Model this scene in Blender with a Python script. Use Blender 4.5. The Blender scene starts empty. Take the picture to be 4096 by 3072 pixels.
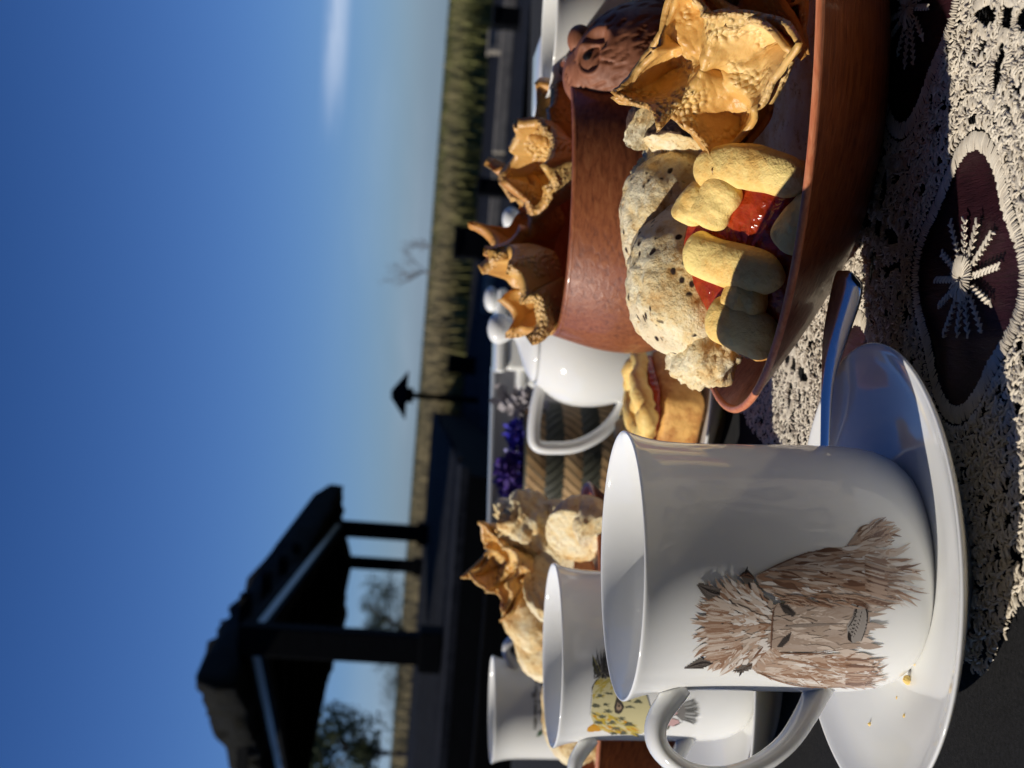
import bpy, bmesh, math, random
import numpy as np
from mathutils import Vector, Matrix, noise as mn
rnd = random.Random(7)
PI = math.pi
SC = bpy.context.scene
COL = SC.collection

# ------------------------------------------------------------------ camera
FPX, PITCH, ROLL, CAMZ = 1250.0, math.atan(93/1250.0), math.radians(1.5), 0.1665
CAM = np.array([0, 0, CAMZ])
FW = np.array([0, math.cos(PITCH), -math.sin(PITCH)])
U0 = np.array([0, math.sin(PITCH), math.cos(PITCH)])
RT = math.cos(ROLL)*np.array([1., 0, 0]) + math.sin(ROLL)*U0
UP = -math.sin(ROLL)*np.array([1., 0, 0]) + math.cos(ROLL)*U0
cd = bpy.data.cameras.new('camera')
cd.sensor_width = 36.0; cd.lens = FPX/1024*36.0; cd.clip_start = 0.01; cd.clip_end = 3000
cam = bpy.data.objects.new('camera', cd); COL.objects.link(cam)
# the phone was held upright while the picture is stored lying on its side: picture right = world down
X_, Y_, Z_ = -UP, RT, -FW
cam.matrix_world = Matrix(((X_[0], Y_[0], Z_[0], 0), (X_[1], Y_[1], Z_[1], 0), (X_[2], Y_[2], Z_[2], CAMZ), (0, 0, 0, 1)))
cd.dof.use_dof = True; cd.dof.focus_distance = 0.41; cd.dof.aperture_fstop = 19.0
SC.camera = cam

# ------------------------------------------------------------------ light
SUN_AZ, SUN_EL = math.radians(80), math.radians(33)      # azimuth: turned from "behind the camera" to the left
S = Vector((-math.sin(SUN_AZ)*math.cos(SUN_EL), -math.cos(SUN_AZ)*math.cos(SUN_EL), math.sin(SUN_EL)))
sl = bpy.data.lights.new('sun', 'SUN'); sl.energy = 4.2; sl.angle = math.radians(0.53); sl.color = (1, 0.93, 0.82)
sun = bpy.data.objects.new('sun', sl); COL.objects.link(sun)
sun.rotation_euler = (-S).to_track_quat('-Z', 'Y').to_euler(); sun.location = (-4, -2, 3)
W = bpy.data.worlds.new('World'); SC.world = W; W.use_nodes = True
wn, wl = W.node_tree.nodes, W.node_tree.links
bg = wn['Background']; bg.inputs['Strength'].default_value = 0.05
sky = wn.new('ShaderNodeTexSky'); sky.sky_type = 'NISHITA'; sky.sun_disc = False
sky.sun_elevation = SUN_EL; sky.sun_rotation = math.atan2(S.x, S.y)
sky.air_density = 1.0; sky.dust_density = 0.3; sky.ozone_density = 3.0; sky.altitude = 50
hs = wn.new('ShaderNodeMix'); hs.data_type = 'RGBA'; hs.blend_type = 'MULTIPLY'; hs.inputs['Factor'].default_value = 1.0
wl.new(sky.outputs[0], hs.inputs['A']); TINT = hs.inputs['B']      # clear, dry air: deeper blue overhead, cooler towards the horizon
# clouds: one thin streak and a low bank over the horizon, by direction in the sky
tc = wn.new('ShaderNodeTexCoord'); sep = wn.new('ShaderNodeSeparateXYZ'); wl.new(tc.outputs['Generated'], sep.inputs[0])
def wmath(op, a, b=None, c=None):
    n = wn.new('ShaderNodeMath'); n.operation = op
    for i, x in enumerate((a, b, c)):
        if x is None: continue
        if isinstance(x, (int, float)): n.inputs[i].default_value = x
        else: wl.new(x, n.inputs[i])
    return n.outputs[0]
tg = wn.new('ShaderNodeMix'); tg.data_type = 'RGBA'; tg.inputs['A'].default_value = (0.80, 1.16, 2.0, 1); tg.inputs['B'].default_value = (0.36, 0.68, 1.30, 1)
mr = wn.new('ShaderNodeMapRange'); wl.new(sep.outputs[2], mr.inputs[0]); mr.inputs[1].default_value = 0.0; mr.inputs[2].default_value = 0.34
wl.new(mr.outputs[0], tg.inputs['Factor']); wl.new(tg.outputs['Result'], TINT)
def wnoise(scale, detail, sx, sy, sz, rough=0.55):
    m = wn.new('ShaderNodeMapping'); m.inputs['Scale'].default_value = (sx, sy, sz); wl.new(tc.outputs['Generated'], m.inputs[0])
    t = wn.new('ShaderNodeTexNoise'); t.inputs['Scale'].default_value = scale; t.inputs['Detail'].default_value = detail
    t.inputs['Roughness'].default_value = rough; wl.new(m.outputs[0], t.inputs[0]); return t.outputs[0]
def wsmooth(v, a, b):
    n = wn.new('ShaderNodeMapRange'); n.interpolation_type = 'SMOOTHSTEP'
    for i, x in enumerate((v, a, b)):
        if isinstance(x, (int, float)): n.inputs[i].default_value = x
        else: wl.new(x, n.inputs[i])
    return n.outputs[0]
low = wmath('MULTIPLY', wsmooth(sep.outputs[2], 0.085, 0.005), wsmooth(wnoise(3.0, 5, 1, 1, 5), 0.40, 0.72))
zz = wmath('ADD', sep.outputs[2], wmath('MULTIPLY', sep.outputs[0], 0.05))
STZ = 0.083
band = wmath('SUBTRACT', 1.0, wsmooth(wmath('ABSOLUTE', wmath('SUBTRACT', zz, STZ)), 0.001, 0.013))
st = wmath('MULTIPLY', band, wmath('MULTIPLY', wsmooth(sep.outputs[0], 0.17, 0.27), wsmooth(wnoise(9.0, 5, 1, 1, 9, .65), 0.30, 0.62)))
cl = wmath('MINIMUM', wmath('ADD', wmath('MULTIPLY', low, 0.16), wmath('MULTIPLY', st, 0.60)), 0.85)
mix = wn.new('ShaderNodeMix'); mix.data_type = 'RGBA'
wl.new(cl, mix.inputs['Factor']); wl.new(hs.outputs['Result'], mix.inputs['A']); mix.inputs['B'].default_value = (12.0, 14.0, 17.5, 1)
wl.new(mix.outputs['Result'], bg.inputs['Color'])
SC.view_settings.view_transform = 'Standard'; SC.view_settings.look = 'None'
SC.view_settings.exposure = 0.0; SC.view_settings.gamma = 1.0; SC.view_settings.use_curve_mapping = False
SC.render.engine = 'CYCLES'

# ------------------------------------------------------------------ picture <-> place
def ray(u, v): return FW + RT*((u-384)/FPX) - UP*((v-512)/FPX)      # u, v: upright picture, 768 x 1024
def at_z(u, v, z): d = ray(u, v); return CAM + d*((z-CAMZ)/d[2])
def at_y(u, v, y): d = ray(u, v); return CAM + d*(y/d[1])
def at_plane(u, v, p, n):
    d = ray(u, v); n = np.array(n); return CAM + d*(np.dot(np.array(p)-CAM, n)/np.dot(d, n))
def dp(x, y): return (768-y*0.46293, x*0.46293)                     # overview picture -> u, v

# ------------------------------------------------------------------ mesh helpers
def link_mesh(name, V, F, mat, parent=None, smooth=True, origin=None):
    me = bpy.data.meshes.new(name)
    V = np.asarray(V, dtype=float)
    if origin is None:
        origin = np.array(parent.location) if parent is not None else V.mean(0)
        if parent is None: origin[2] = V[:, 2].min()
        elif parent.parent is not None: origin = origin + np.array(parent.parent.location)
        elif parent.type == 'MESH': origin = np.array(parent.location)
    me.from_pydata((V-origin).tolist(), [], F)
    if isinstance(mat, (list, tuple)):
        for m in mat: me.materials.append(m)
    elif mat: me.materials.append(mat)
    if smooth: me.polygons.foreach_set('use_smooth', [True]*len(me.polygons))
    me.update()
    o = bpy.data.objects.new(name, me); COL.objects.link(o)
    if parent is not None: o.parent = parent
    else: o.location = origin.tolist()
    return o
def thing(name, label, cat, loc, group=None):
    o = bpy.data.objects.new(name, None); COL.objects.link(o); o.location = tuple(float(x) for x in loc)
    o.empty_display_size = 0.02
    return tag(o, label, cat, group)
def tag(o, label, cat, group=None):
    o['label'] = label; o['category'] = cat
    if group: o['group'] = group
    return o
def subsurf(o, n=1):
    m = o.modifiers.new('smooth', 'SUBSURF'); m.levels = n; m.render_levels = n; return o
def solid(o, t, off=0):
    m = o.modifiers.new('thick', 'SOLIDIFY'); m.thickness = t; m.offset = off; return o
def bevel(o, w, seg=2):
    m = o.modifiers.new('edge', 'BEVEL'); m.width = w; m.segments = seg; m.limit_method = 'ANGLE'; return o
def grid_faces(nr, ns, wrap=True, base=0):
    F = []
    for i in range(nr-1):
        for j in range(ns if wrap else ns-1):
            a = base+i*ns+j; b = base+i*ns+(j+1) % ns
            F.append((a, b, b+ns, a+ns))
    return F
def lathe(profile, n=64, c=(0, 0, 0)):
    V = []; t = np.arange(n)*2*PI/n
    for r, z in profile:
        r = max(r, 1e-5)
        V += np.stack([c[0]+r*np.cos(t), c[1]+r*np.sin(t), np.full(n, c[2]+z)], 1).tolist()
    return V, [tuple(reversed(f)) for f in grid_faces(len(profile), n)][::-1]
def smooth_path(pts, n=6):
    P = [np.array(p, float) for p in pts]; P = [2*P[0]-P[1]]+P+[2*P[-1]-P[-2]]; out = []
    for i in range(1, len(P)-2):
        for k in range(n):
            t = k/n
            out.append(0.5*((2*P[i])+(-P[i-1]+P[i+1])*t+(2*P[i-1]-5*P[i]+4*P[i+1]-P[i+2])*t*t+(-P[i-1]+3*P[i]-3*P[i+1]+P[i+2])*t**3))
    out.append(P[-2]); return out
def tube(path, rad, n=10, flat=None, up=(0, 0, 1), cap=True):
    """sweep; rad: number or list; flat=(w,h) scales the cross-section along side/normal"""
    P = [np.array(p, float) for p in path]; m = len(P)
    if not hasattr(rad, '__len__'): rad = [rad]*m
    V = []; F = []
    up = np.array(up, float)
    for i in range(m):
        t = P[min(i+1, m-1)]-P[max(i-1, 0)]; t /= (np.linalg.norm(t)+1e-12)
        s = np.cross(t, up); ls = np.linalg.norm(s)
        if ls < 1e-4: s = np.cross(t, [0.3, 1, 0.1]); ls = np.linalg.norm(s)
        s /= ls; q = np.cross(s, t)
        fw, fh = flat if flat else (1, 1)
        for k in range(n):
            a = 2*PI*k/n
            V.append(P[i]+s*math.cos(a)*rad[i]*fw+q*math.sin(a)*rad[i]*fh)
    F = grid_faces(m, n)
    if cap:
        F.append(tuple(range(n))[::-1]); F.append(tuple(range((m-1)*n, m*n)))
    return V, F
def box(x0, x1, y0, y1, z0, z1):
    V = [(x, y, z) for z in (z0, z1) for y in (y0, y1) for x in (x0, x1)]
    return V, [(0, 2, 3, 1), (4, 5, 7, 6), (0, 1, 5, 4), (2, 6, 7, 3), (0, 4, 6, 2), (1, 3, 7, 5)]
def merge(parts):
    V = []; F = []
    for v, f in parts:
        b = len(V); V += [tuple(x) for x in v]; F += [tuple(i+b for i in q) for q in f]
    return V, F
def nz(p, s, seed=0):
    return mn.noise(Vector((p[0]*s+seed*7.3, p[1]*s-seed*3.1, p[2]*s+seed*1.7)))
def fbm(p, s, seed=0, o=3):
    a = 0; w = 1
    for k in range(o): a += w*nz(p, s*2**k, seed+k); w *= .5
    return a
def sphere(nu=48, nv=28):
    V = []
    for i in range(nv):
        ph = PI*(i+0.5)/nv
        for j in range(nu): V.append((math.sin(ph)*math.cos(2*PI*j/nu), math.sin(ph)*math.sin(2*PI*j/nu), math.cos(ph)))
    F = grid_faces(nv, nu); F = [tuple(reversed(f)) for f in F]
    V += [(0, 0, 1), (0, 0, -1)]; a = len(V)-2; b = a+1
    for j in range(nu): F.append((a, j, (j+1) % nu)); F.append((b, (nv-1)*nu+(j+1) % nu, (nv-1)*nu+j))
    return np.array(V), F
def eul(rx, ry, rz): return np.array(Matrix.Rotation(rz, 3, 'Z') @ Matrix.Rotation(ry, 3, 'Y') @ Matrix.Rotation(rx, 3, 'X'))

# ------------------------------------------------------------------ materials
def mat(name, base=(.8, .8, .8), rough=.5, spec=.5, metal=0, coat=0, sss=0, sssr=(1, .6, .3), sheen=0):
    m = bpy.data.materials.new(name); m.use_nodes = True; b = m.node_tree.nodes['Principled BSDF']
    b.inputs['Base Color'].default_value = (*base, 1); b.inputs['Roughness'].default_value = rough
    b.inputs['Specular IOR Level'].default_value = spec; b.inputs['Metallic'].default_value = metal
    b.inputs['Coat Weight'].default_value = coat; b.inputs['Coat Roughness'].default_value = .08
    if sss: b.inputs['Subsurface Weight'].default_value = sss; b.inputs['Subsurface Radius'].default_value = sssr; b.inputs['Subsurface Scale'].default_value = .004
    b.inputs['Sheen Weight'].default_value = sheen
    return m
class N:
    def __init__(s, m): s.t = m.node_tree; s.b = s.t.nodes['Principled BSDF']; s.co = s.t.nodes.new('ShaderNodeTexCoord')
    def L(s, a, b): s.t.links.new(a, b)
    def mapping(s, sc=(1, 1, 1), rot=(0, 0, 0), src='Object'):
        m = s.t.nodes.new('ShaderNodeMapping'); m.inputs['Scale'].default_value = sc; m.inputs['Rotation'].default_value = rot
        s.L(s.co.outputs[src], m.inputs[0]); return m.outputs[0]
    def noise(s, scale, detail=4, rough=.6, vec=None, dist=0):
        n = s.t.nodes.new('ShaderNodeTexNoise'); n.inputs['Scale'].default_value = scale; n.inputs['Detail'].default_value = detail
        n.inputs['Roughness'].default_value = rough; n.inputs['Distortion'].default_value = dist
        s.L(vec if vec is not None else s.co.outputs['Object'], n.inputs[0]); return n.outputs[0]
    def voro(s, scale, vec=None, feat='F1', rand=1):
        n = s.t.nodes.new('ShaderNodeTexVoronoi'); n.feature = feat; n.inputs['Scale'].default_value = scale; n.inputs['Randomness'].default_value = rand
        s.L(vec if vec is not None else s.co.outputs['Object'], n.inputs[0]); return n.outputs['Distance']
    def ramp(s, fac, stops):
        n = s.t.nodes.new('ShaderNodeValToRGB'); e = n.color_ramp.elements
        while len(e) < len(stops): e.new(0.5)
        for i, (p, c) in enumerate(stops): e[i].position = p; e[i].color = (*c, 1) if len(c) == 3 else c
        s.L(fac, n.inputs[0]); return n.outputs[0]
    def mixc(s, f, a, b, mode='MIX'):
        n = s.t.nodes.new('ShaderNodeMix'); n.data_type = 'RGBA'; n.blend_type = mode
        for k, x in (('Factor', f), ('A', a), ('B', b)):
            if isinstance(x, (int, float)): n.inputs[k].default_value = x
            elif isinstance(x, tuple): n.inputs[k].default_value = (*x, 1)
            else: s.L(x, n.inputs[k])
        return n.outputs['Result']
    def math(s, op, a, b=0):
        n = s.t.nodes.new('ShaderNodeMath'); n.operation = op
        for i, x in enumerate((a, b)):
            if isinstance(x, (int, float)): n.inputs[i].default_value = x
            else: s.L(x, n.inputs[i])
        return n.outputs[0]
    def step(s, v, a, b):
        n = s.t.nodes.new('ShaderNodeMapRange'); n.interpolation_type = 'SMOOTHSTEP'; s.L(v, n.inputs[0]); n.inputs[1].default_value = a; n.inputs[2].default_value = b
        return n.outputs[0]
    def bump(s, h, dist=.001, strength=1):
        n = s.t.nodes.new('ShaderNodeBump'); n.inputs['Distance'].default_value = dist; n.inputs['Strength'].default_value = strength
        s.L(h, n.inputs['Height'])
        prev = s.b.inputs['Normal'].links
        if prev: s.L(prev[0].from_socket, n.inputs['Normal'])
        s.L(n.outputs[0], s.b.inputs['Normal'])
    def color(s, c): s.L(c, s.b.inputs['Base Color'])
    def rough(s, r): s.L(r, s.b.inputs['Roughness'])

def m_china(name='china', c=(.80, .80, .775)):
    m = mat(name, c, .06, .5, sss=.25, sssr=(1, .9, .7)); n = N(m)
    n.rough(n.ramp(n.noise(60, 3), [(.3, (.05,)*3), (.7, (.10,)*3)])); return m
CHINA = m_china()
CHINA2 = m_china('china_cream', (.80, .79, .74))
def m_wood(name, dark, mid, light, sc=(6, 40, 40), rot=(0, 0, 0), rough=.32, coat=.25, bump=.0004):
    m = mat(name, mid, rough, .4, coat=coat); n = N(m)
    vec = n.mapping(sc, rot); g = n.noise(9, 8, .65, vec, .6); b = n.noise(1.6, 3, .5, n.mapping((sc[0]*.6, sc[1]*.35, sc[2]*.35), rot))
    c = n.ramp(g, [(.28, dark), (.5, mid), (.72, light)])
    n.color(n.mixc(n.ramp(b, [(.35, (0, 0, 0)), (.65, (.55,)*3)]), c, n.mixc(1.0, c, tuple(.55+.0*x for x in dark), 'MULTIPLY')))
    n.rough(n.ramp(g, [(.3, (rough+.12,)*3), (.7, (rough-.05,)*3)])); n.bump(g, bump); return m
WOOD = m_wood('laminated_wood', (.10, .020, .007), (.25, .062, .018), (.36, .11, .035), (7, 60, 60), (0, .2, .35))
WOODRIM = m_wood('wood_rim_lit', (.55, .14, .06), (.72, .24, .11), (.80, .34, .18), (8, 70, 70), (0, 0, .3))  # lighter wood: sunlight on the rim's top edge put into the colour
CLAY = m_wood('carved_wood', (.13, .034, .012), (.30, .092, .034), (.40, .15, .06), (14, 50, 50), (0, 0, 0), .36, .3, .0003)
CLAYIN = m_wood('carved_wood_inside', (.34, .07, .022), (.48, .12, .035), (.55, .17, .06), (14, 50, 50), (0, 0, 0), .5, 0, .0003)
def m_fried(name, a=(.62, .30, .075), b=(.40, .13, .025), c=(.80, .52, .20), bs=430):
    m = mat(name, a, .38, .45, sss=.12, sssr=(1, .45, .12)); n = N(m)
    g = n.noise(55, 6, .6); g2 = n.noise(14, 3, .5)
    col = n.ramp(g2, [(.3, b), (.48, a), (.72, c)])
    col = n.mixc(n.ramp(g, [(.35, (0, 0, 0)), (.75, (.75,)*3)]), col, n.mixc(1.0, col, (1.35, 1.5, 1.7), 'MULTIPLY'))
    v = n.voro(bs, n.mapping((1, 1, 1))); cell = n.step(v, .80, .08)
    blo = n.step(n.noise(45, 2), .40, .58); hb = n.math('MULTIPLY', cell, blo)
    col = n.mixc(n.math('MULTIPLY', hb, .45), col, (.92, .70, .34))
    col = n.mixc(n.step(n.noise(30, 5, .7), .62, .78), col, (.20, .055, .012))
    ea = m.node_tree.nodes.new('ShaderNodeAttribute'); ea.attribute_name = 'edge'
    col = n.mixc(n.math('MULTIPLY', n.math('MULTIPLY', ea.outputs['Fac'], n.step(n.noise(24, 3), .25, .6)), .5), col, (.30, .085, .016))
    n.color(col); n.bump(hb, .0011); n.bump(n.noise(700, 4, .7), .00025)
    n.rough(n.ramp(g, [(.3, (.28,)*3), (.7, (.5,)*3)])); return m
FRIED = m_fried('fried_dough', (.70, .40, .11), (.52, .22, .045), (.84, .60, .26))
FRIED2 = m_fried('fried_dough_brown', (.60, .27, .06), (.38, .12, .022), (.76, .45, .15))
FRIED3 = m_fried('fried_dough_pale', (.66, .36, .10), (.50, .21, .045), (.82, .58, .26), 260)
def m_bread(name, seeds=True, toast=.5):
    m = mat(name, (.72, .60, .40), .75, .25, sss=.06); n = N(m)
    g = n.noise(34, 8, .72); c = n.ramp(g, [(.35, (.66, .38, .13)), (.44, (.86, .66, .34)), (.53, (.94, .84, .58))])
    pit = n.noise(190, 6, .75); c = n.mixc(n.step(pit, .44, .36), c, n.mixc(1.0, c, (.62, .48, .34), 'MULTIPLY'))
    t = n.noise(16, 4, .6); c = n.mixc(n.math('MULTIPLY', n.step(t, .42, .68), toast), c, (.58, .28, .08))
    if seeds:
        v = n.voro(150, n.mapping((1, 1.7, 1))); msk = n.math('MULTIPLY', n.step(n.math('ADD', v, n.math('MULTIPLY', n.noise(300, 2), .22)), .40, .30), n.step(n.noise(60, 2), .46, .52))
        c = n.mixc(msk, c, (.035, .017, .012))
    n.color(c); n.bump(pit, .0016); n.bump(n.noise(70, 5, .65), .0022); n.bump(n.noise(420, 3, .6), .0002); return m
BREAD = m_bread('bread_crust_seeded'); BREADP = m_bread('bread_crust', False, .8); CRUMB = m_bread('bread_crumb', False, .12)
CHAR = mat('charred_crust', (.16, .10, .06), .7)
n_ = N(CHAR); n_.color(n_.ramp(n_.noise(60, 6, .8), [(.38, (.012, .008, .006)), (.5, (.14, .07, .035)), (.62, (.50, .36, .20))])); n_.bump(n_.noise(150, 6, .8), .0014)
def m_dough(name, a, b):
    m = mat(name, a, .6, .35, sss=.10, sssr=(1, .6, .2)); n = N(m)
    g = n.noise(70, 6, .65); n.color(n.ramp(g, [(.36, b), (.52, a), (.70, tuple(min(1, x*1.10) for x in a))]))
    n.bump(n.noise(90, 6, .65), .0022); n.bump(n.noise(700, 4, .7), .0002); return m
DOUGH = m_dough('shortcrust', (.95, .70, .25), (.86, .52, .14))
DOUGHB = m_dough('baked_shortcrust', (.74, .42, .12), (.46, .18, .04))
JAM = mat('quince_jam', (.34, .026, .008), .16, .5, coat=.15, sss=.3, sssr=(1, .15, .05)); n_ = N(JAM)
n_.color(n_.ramp(n_.noise(70, 5, .6), [(.35, (.17, .012, .005)), (.6, (.44, .050, .010))])); n_.bump(n_.noise(170, 4, .6), .0012); n_.bump(n_.voro(300), .0005)
STEEL = mat('polished_steel', (.62, .62, .62), .13, .5, 1); n_ = N(STEEL); n_.rough(n_.ramp(n_.noise(300, 4), [(.3, (.10,)*3), (.7, (.2,)*3)]))
FELT = mat('black_felt', (.012, .012, .013), .95, .1, sheen=.04); n_ = N(FELT)
n_.color(n_.ramp(n_.noise(900, 3, .7), [(.35, (.006, .006, .007)), (.7, (.022, .022, .024))])); n_.bump(n_.noise(1400, 4, .8), .0006)
PLUM = mat('plum_satin', (.030, .008, .012), .42, .4); n_ = N(PLUM)
n_.color(n_.ramp(n_.noise(40, 4), [(.3, (.016, .005, .008)), (.7, (.042, .011, .016))])); n_.bump(n_.noise(700, 3, .8, n_.mapping((1, .12, 1))), .0005)
THREAD = mat('cream_thread', (.60, .54, .46), .42, .5, sheen=.2); n_ = N(THREAD)
n_.color(n_.ramp(n_.noise(220, 3), [(.3, (.66, .57, .44)), (.7, (.84, .76, .62))]))
PAINT = mat('glaze_paint', (.4, .3, .2), .10, .5); at = PAINT.node_tree.nodes.new('ShaderNodeAttribute'); at.attribute_name = 'Col'
PAINT.node_tree.links.new(at.outputs['Color'], PAINT.node_tree.nodes['Principled BSDF'].inputs['Base Color'])
PLASTIC = mat('grey_card', (.30, .29, .30), .35, .5, coat=.4); FRAMEM = mat('clear_edge', (.55, .56, .58), .12, .5, coat=.5)
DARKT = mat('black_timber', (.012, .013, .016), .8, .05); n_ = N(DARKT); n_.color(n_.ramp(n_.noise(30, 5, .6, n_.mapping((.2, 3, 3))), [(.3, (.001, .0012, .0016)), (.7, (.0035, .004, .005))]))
DECKM = mat('weathered_boards', (.06, .062, .07), .9, .06); n_ = N(DECKM); n_.color(n_.ramp(n_.noise(3, 6, .6, n_.mapping((6, .5, 6))), [(.3, (.006, .007, .010)), (.7, (.028, .029, .034))]))
GREYT = mat('grey_timber', (.22, .20, .17), .8, .2); n_ = N(GREYT); n_.color(n_.ramp(n_.noise(6, 6, .7), [(.3, (.11, .10, .09)), (.7, (.30, .27, .22))]))

# ================================================================== STRUCTURE: ground, marsh, walkway, pavilion (land falls slightly to the right)
TH = math.radians(2.9); CT, ST = math.cos(TH), math.sin(TH)
def O2W(p): x, y, z = p; return np.array([CT*x+ST*z, y, CAMZ-ST*x+CT*z])          # eye-levelled frame of the land -> world
def W2O(p): x, y, z = p[0], p[1], p[2]-CAMZ; return np.array([CT*x-ST*z, y, ST*x+CT*z])
def opx(u, v, y): return W2O(at_y(u, v, y))
def oV(V): return [O2W(p) for p in V]
GZ = -0.911
m_g = mat('marsh_ground', (.05, .055, .025), .95, .1); n_ = N(m_g)
n_.color(n_.ramp(n_.noise(.35, 8, .7), [(.35, (.022, .028, .010)), (.6, (.07, .075, .030)), (.75, (.12, .10, .05))]))
g = link_mesh('ground', oV([(-900, -60, GZ), (900, -60, GZ), (900, 2500, GZ), (-900, 2500, GZ)]), [(0, 1, 2, 3)], m_g, smooth=False); g['kind'] = 'structure'
# planked walkway: boards laid side by side, running towards the pavilion
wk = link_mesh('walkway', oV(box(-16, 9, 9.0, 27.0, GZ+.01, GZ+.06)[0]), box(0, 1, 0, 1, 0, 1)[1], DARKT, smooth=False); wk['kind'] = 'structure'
wko = np.array(wk.location)
Vb, Fb = box(-12.4, 12.4, -.082, .082, 0, .035)
bme = None
yy = 9.15; k = 0
while yy < 27:
    if bme is None:
        o = link_mesh('board', [CT*0+np.array([CT*x+ST*z, y, -ST*x+CT*z]) for x, y, z in Vb], Fb, DECKM, parent=wk, smooth=False, origin=np.zeros(3)); bme = o.data
    else:
        o = bpy.data.objects.new('board', bme); COL.objects.link(o); o.parent = wk
    c = O2W((-3.5+rnd.uniform(-.06, .06), yy, GZ+.064+rnd.uniform(-.004, .004))); o.location = (c-wko).tolist()
    yy += .172+.13*max(0, (yy-14)/13); k += 1
# marsh reeds: blades, one mass
def reeds():
    V = []; F = []; Cc = []
    R = random.Random(3)
    for i in range(34000):
        y = 23+R.random()**1.7*75; 
        x = R.uniform(-.36, .40)*y+R.uniform(-2, 2)
        if y < 27+max(0, -x)*1.6 and x < 2: y += max(0, -x)*1.3
        h = (.52+.26*R.random()**1.5+.22*max(0, fbm((x, y, 0), .12, 2)))*(1 if y < 45 else 1.03)
        if R.random() < .06: h *= 1.18
        w = .012+.0006*y
        a = R.uniform(0, PI); dx, dy = math.cos(a)*w, math.sin(a)*w
        lx, ly = R.gauss(0, .16)*h, R.gauss(0, .16)*h
        b = len(V)
        V += [(x-dx, y-dy, GZ), (x+dx, y+dy, GZ), (x+lx*.35+dx*.8, y+ly*.35+dy*.8, GZ+h*.6), (x+lx*.35-dx*.8, y+ly*.35-dy*.8, GZ+h*.6), (x+lx, y+ly, GZ+h)]
        F += [(b, b+1, b+2, b+3), (b+3, b+2, b+4)]
    return oV(V), F
m_r = mat('reed_blades', (.10, .10, .04), .8, .2); n_ = N(m_r)
geo = m_r.node_tree.nodes.new('ShaderNodeNewGeometry'); sepz = m_r.node_tree.nodes.new('ShaderNodeSeparateXYZ'); n_.L(n_.co.outputs['Object'], sepz.inputs[0])
hgt = n_.step(sepz.outputs[2], .05, .62)
tint = n_.mixc(n_.noise(.25, 4, .6), (.085, .100, .030), (.16, .150, .050)); top = n_.mixc(n_.noise(.8, 4, .7), (.19, .15, .075), (.29, .235, .125))
n_.color(n_.mixc(hgt, tint, top))
V, F = reeds(); rd = link_mesh('marsh_reeds', V, F, m_r, smooth=False, origin=O2W((0, 40, GZ))); rd['kind'] = 'stuff'
tag(rd, 'tan and green reed bed filling the marsh behind the walkway', 'reeds')

def obox(root, name, x0, x1, y0, y1, z0, z1, m, bv=.01):
    V, F = box(x0, x1, y0, y1, z0, z1); o = link_mesh(name, oV(V), F, m, parent=root, smooth=False)
    if bv: bevel(o, bv)
    return o
# bollards along the walkway: (u, v top, v base, width px, distance, label)
for (u, vt, vb, wpx, lab) in [(522, 456, 510, 30, 'stout tall black timber bollard on the walkway before the bare tree'),
                              (580, 479, 508, 17, 'short black timber bollard right of the stout tall one'),
                              (402, 450, 474, 18, 'small black timber bollard near the lantern post'),
                              (751, 495, 519, 19, 'squat black timber bollard beside the pale post, behind the white mug')]:
    hor = 419+(u-384)*.0768; y = .80*FPX/(vb-hor)
    a, b = opx(u, vb, y), opx(u, vt, y); w = wpx*y/FPX/2
    t = thing('timber_bollard', lab, 'bollard', O2W((a[0], y+w, GZ+.09)), 'timber bollards on the walkway')
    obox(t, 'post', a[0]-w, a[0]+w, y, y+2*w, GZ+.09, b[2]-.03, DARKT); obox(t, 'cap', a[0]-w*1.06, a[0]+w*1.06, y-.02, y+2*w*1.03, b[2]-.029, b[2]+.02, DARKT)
# pale timber rails (low kerb) by the walkway
a = opx(768, 523, 15.0); t = thing('walkway_kerb', 'low pale grey timber kerb running along the walkway', 'kerb', O2W((4.0, 15.0, GZ+.09)))
for i in range(4):
    obox(t, 'kerb_beam', .9+i*1.9, .9+i*1.9+1.86, 15.0-i*.12, 15.16-i*.12, GZ+.10, GZ+.22+.02*(i % 2), GREYT)
a = opx(724, 519, 15.4); t = thing('pale_post', 'short pale grey timber post beside a squat black bollard', 'post', O2W((a[0], 15.4, GZ+.09)))
obox(t, 'shaft', a[0]-.13, a[0]+.13, 15.35, 15.55, GZ+.09, GZ+.36, GREYT); obox(t, 'top', a[0]-.15, a[0]+.15, 15.33, 15.57, GZ+.361, GZ+.39, GREYT)

# dark garden bench on the far side of the table
BY = 2.75; bt = -82/FPX*BY
t = thing('garden_bench', 'long black slatted garden bench across the table', 'bench', O2W((0, BY, GZ)))
for i in range(3):
    obox(t, 'back_slat', -2.1, 1.9, BY, BY+.03, bt-.10-i*.115, bt-.0-i*.115, DARKT, .006)
for i in range(4): obox(t, 'seat_slat', -2.1, 1.9, BY-.09-i*.105, BY-.004-i*.105, GZ+.42, GZ+.45, DARKT, .006)
for x in (-2.0, -.7, .55, 1.8):
    obox(t, 'leg', x-.035, x+.035, BY+.031, BY+.10, GZ, bt-.03, DARKT, .006); obox(t, 'leg', x-.035, x+.035, BY-.40, BY-.33, GZ, GZ+.419, DARKT, .006)
    obox(t, 'seat_bearer', x-.03, x+.03, BY-.329, BY+.030, GZ+.33, GZ+.419, DARKT, .006)

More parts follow.
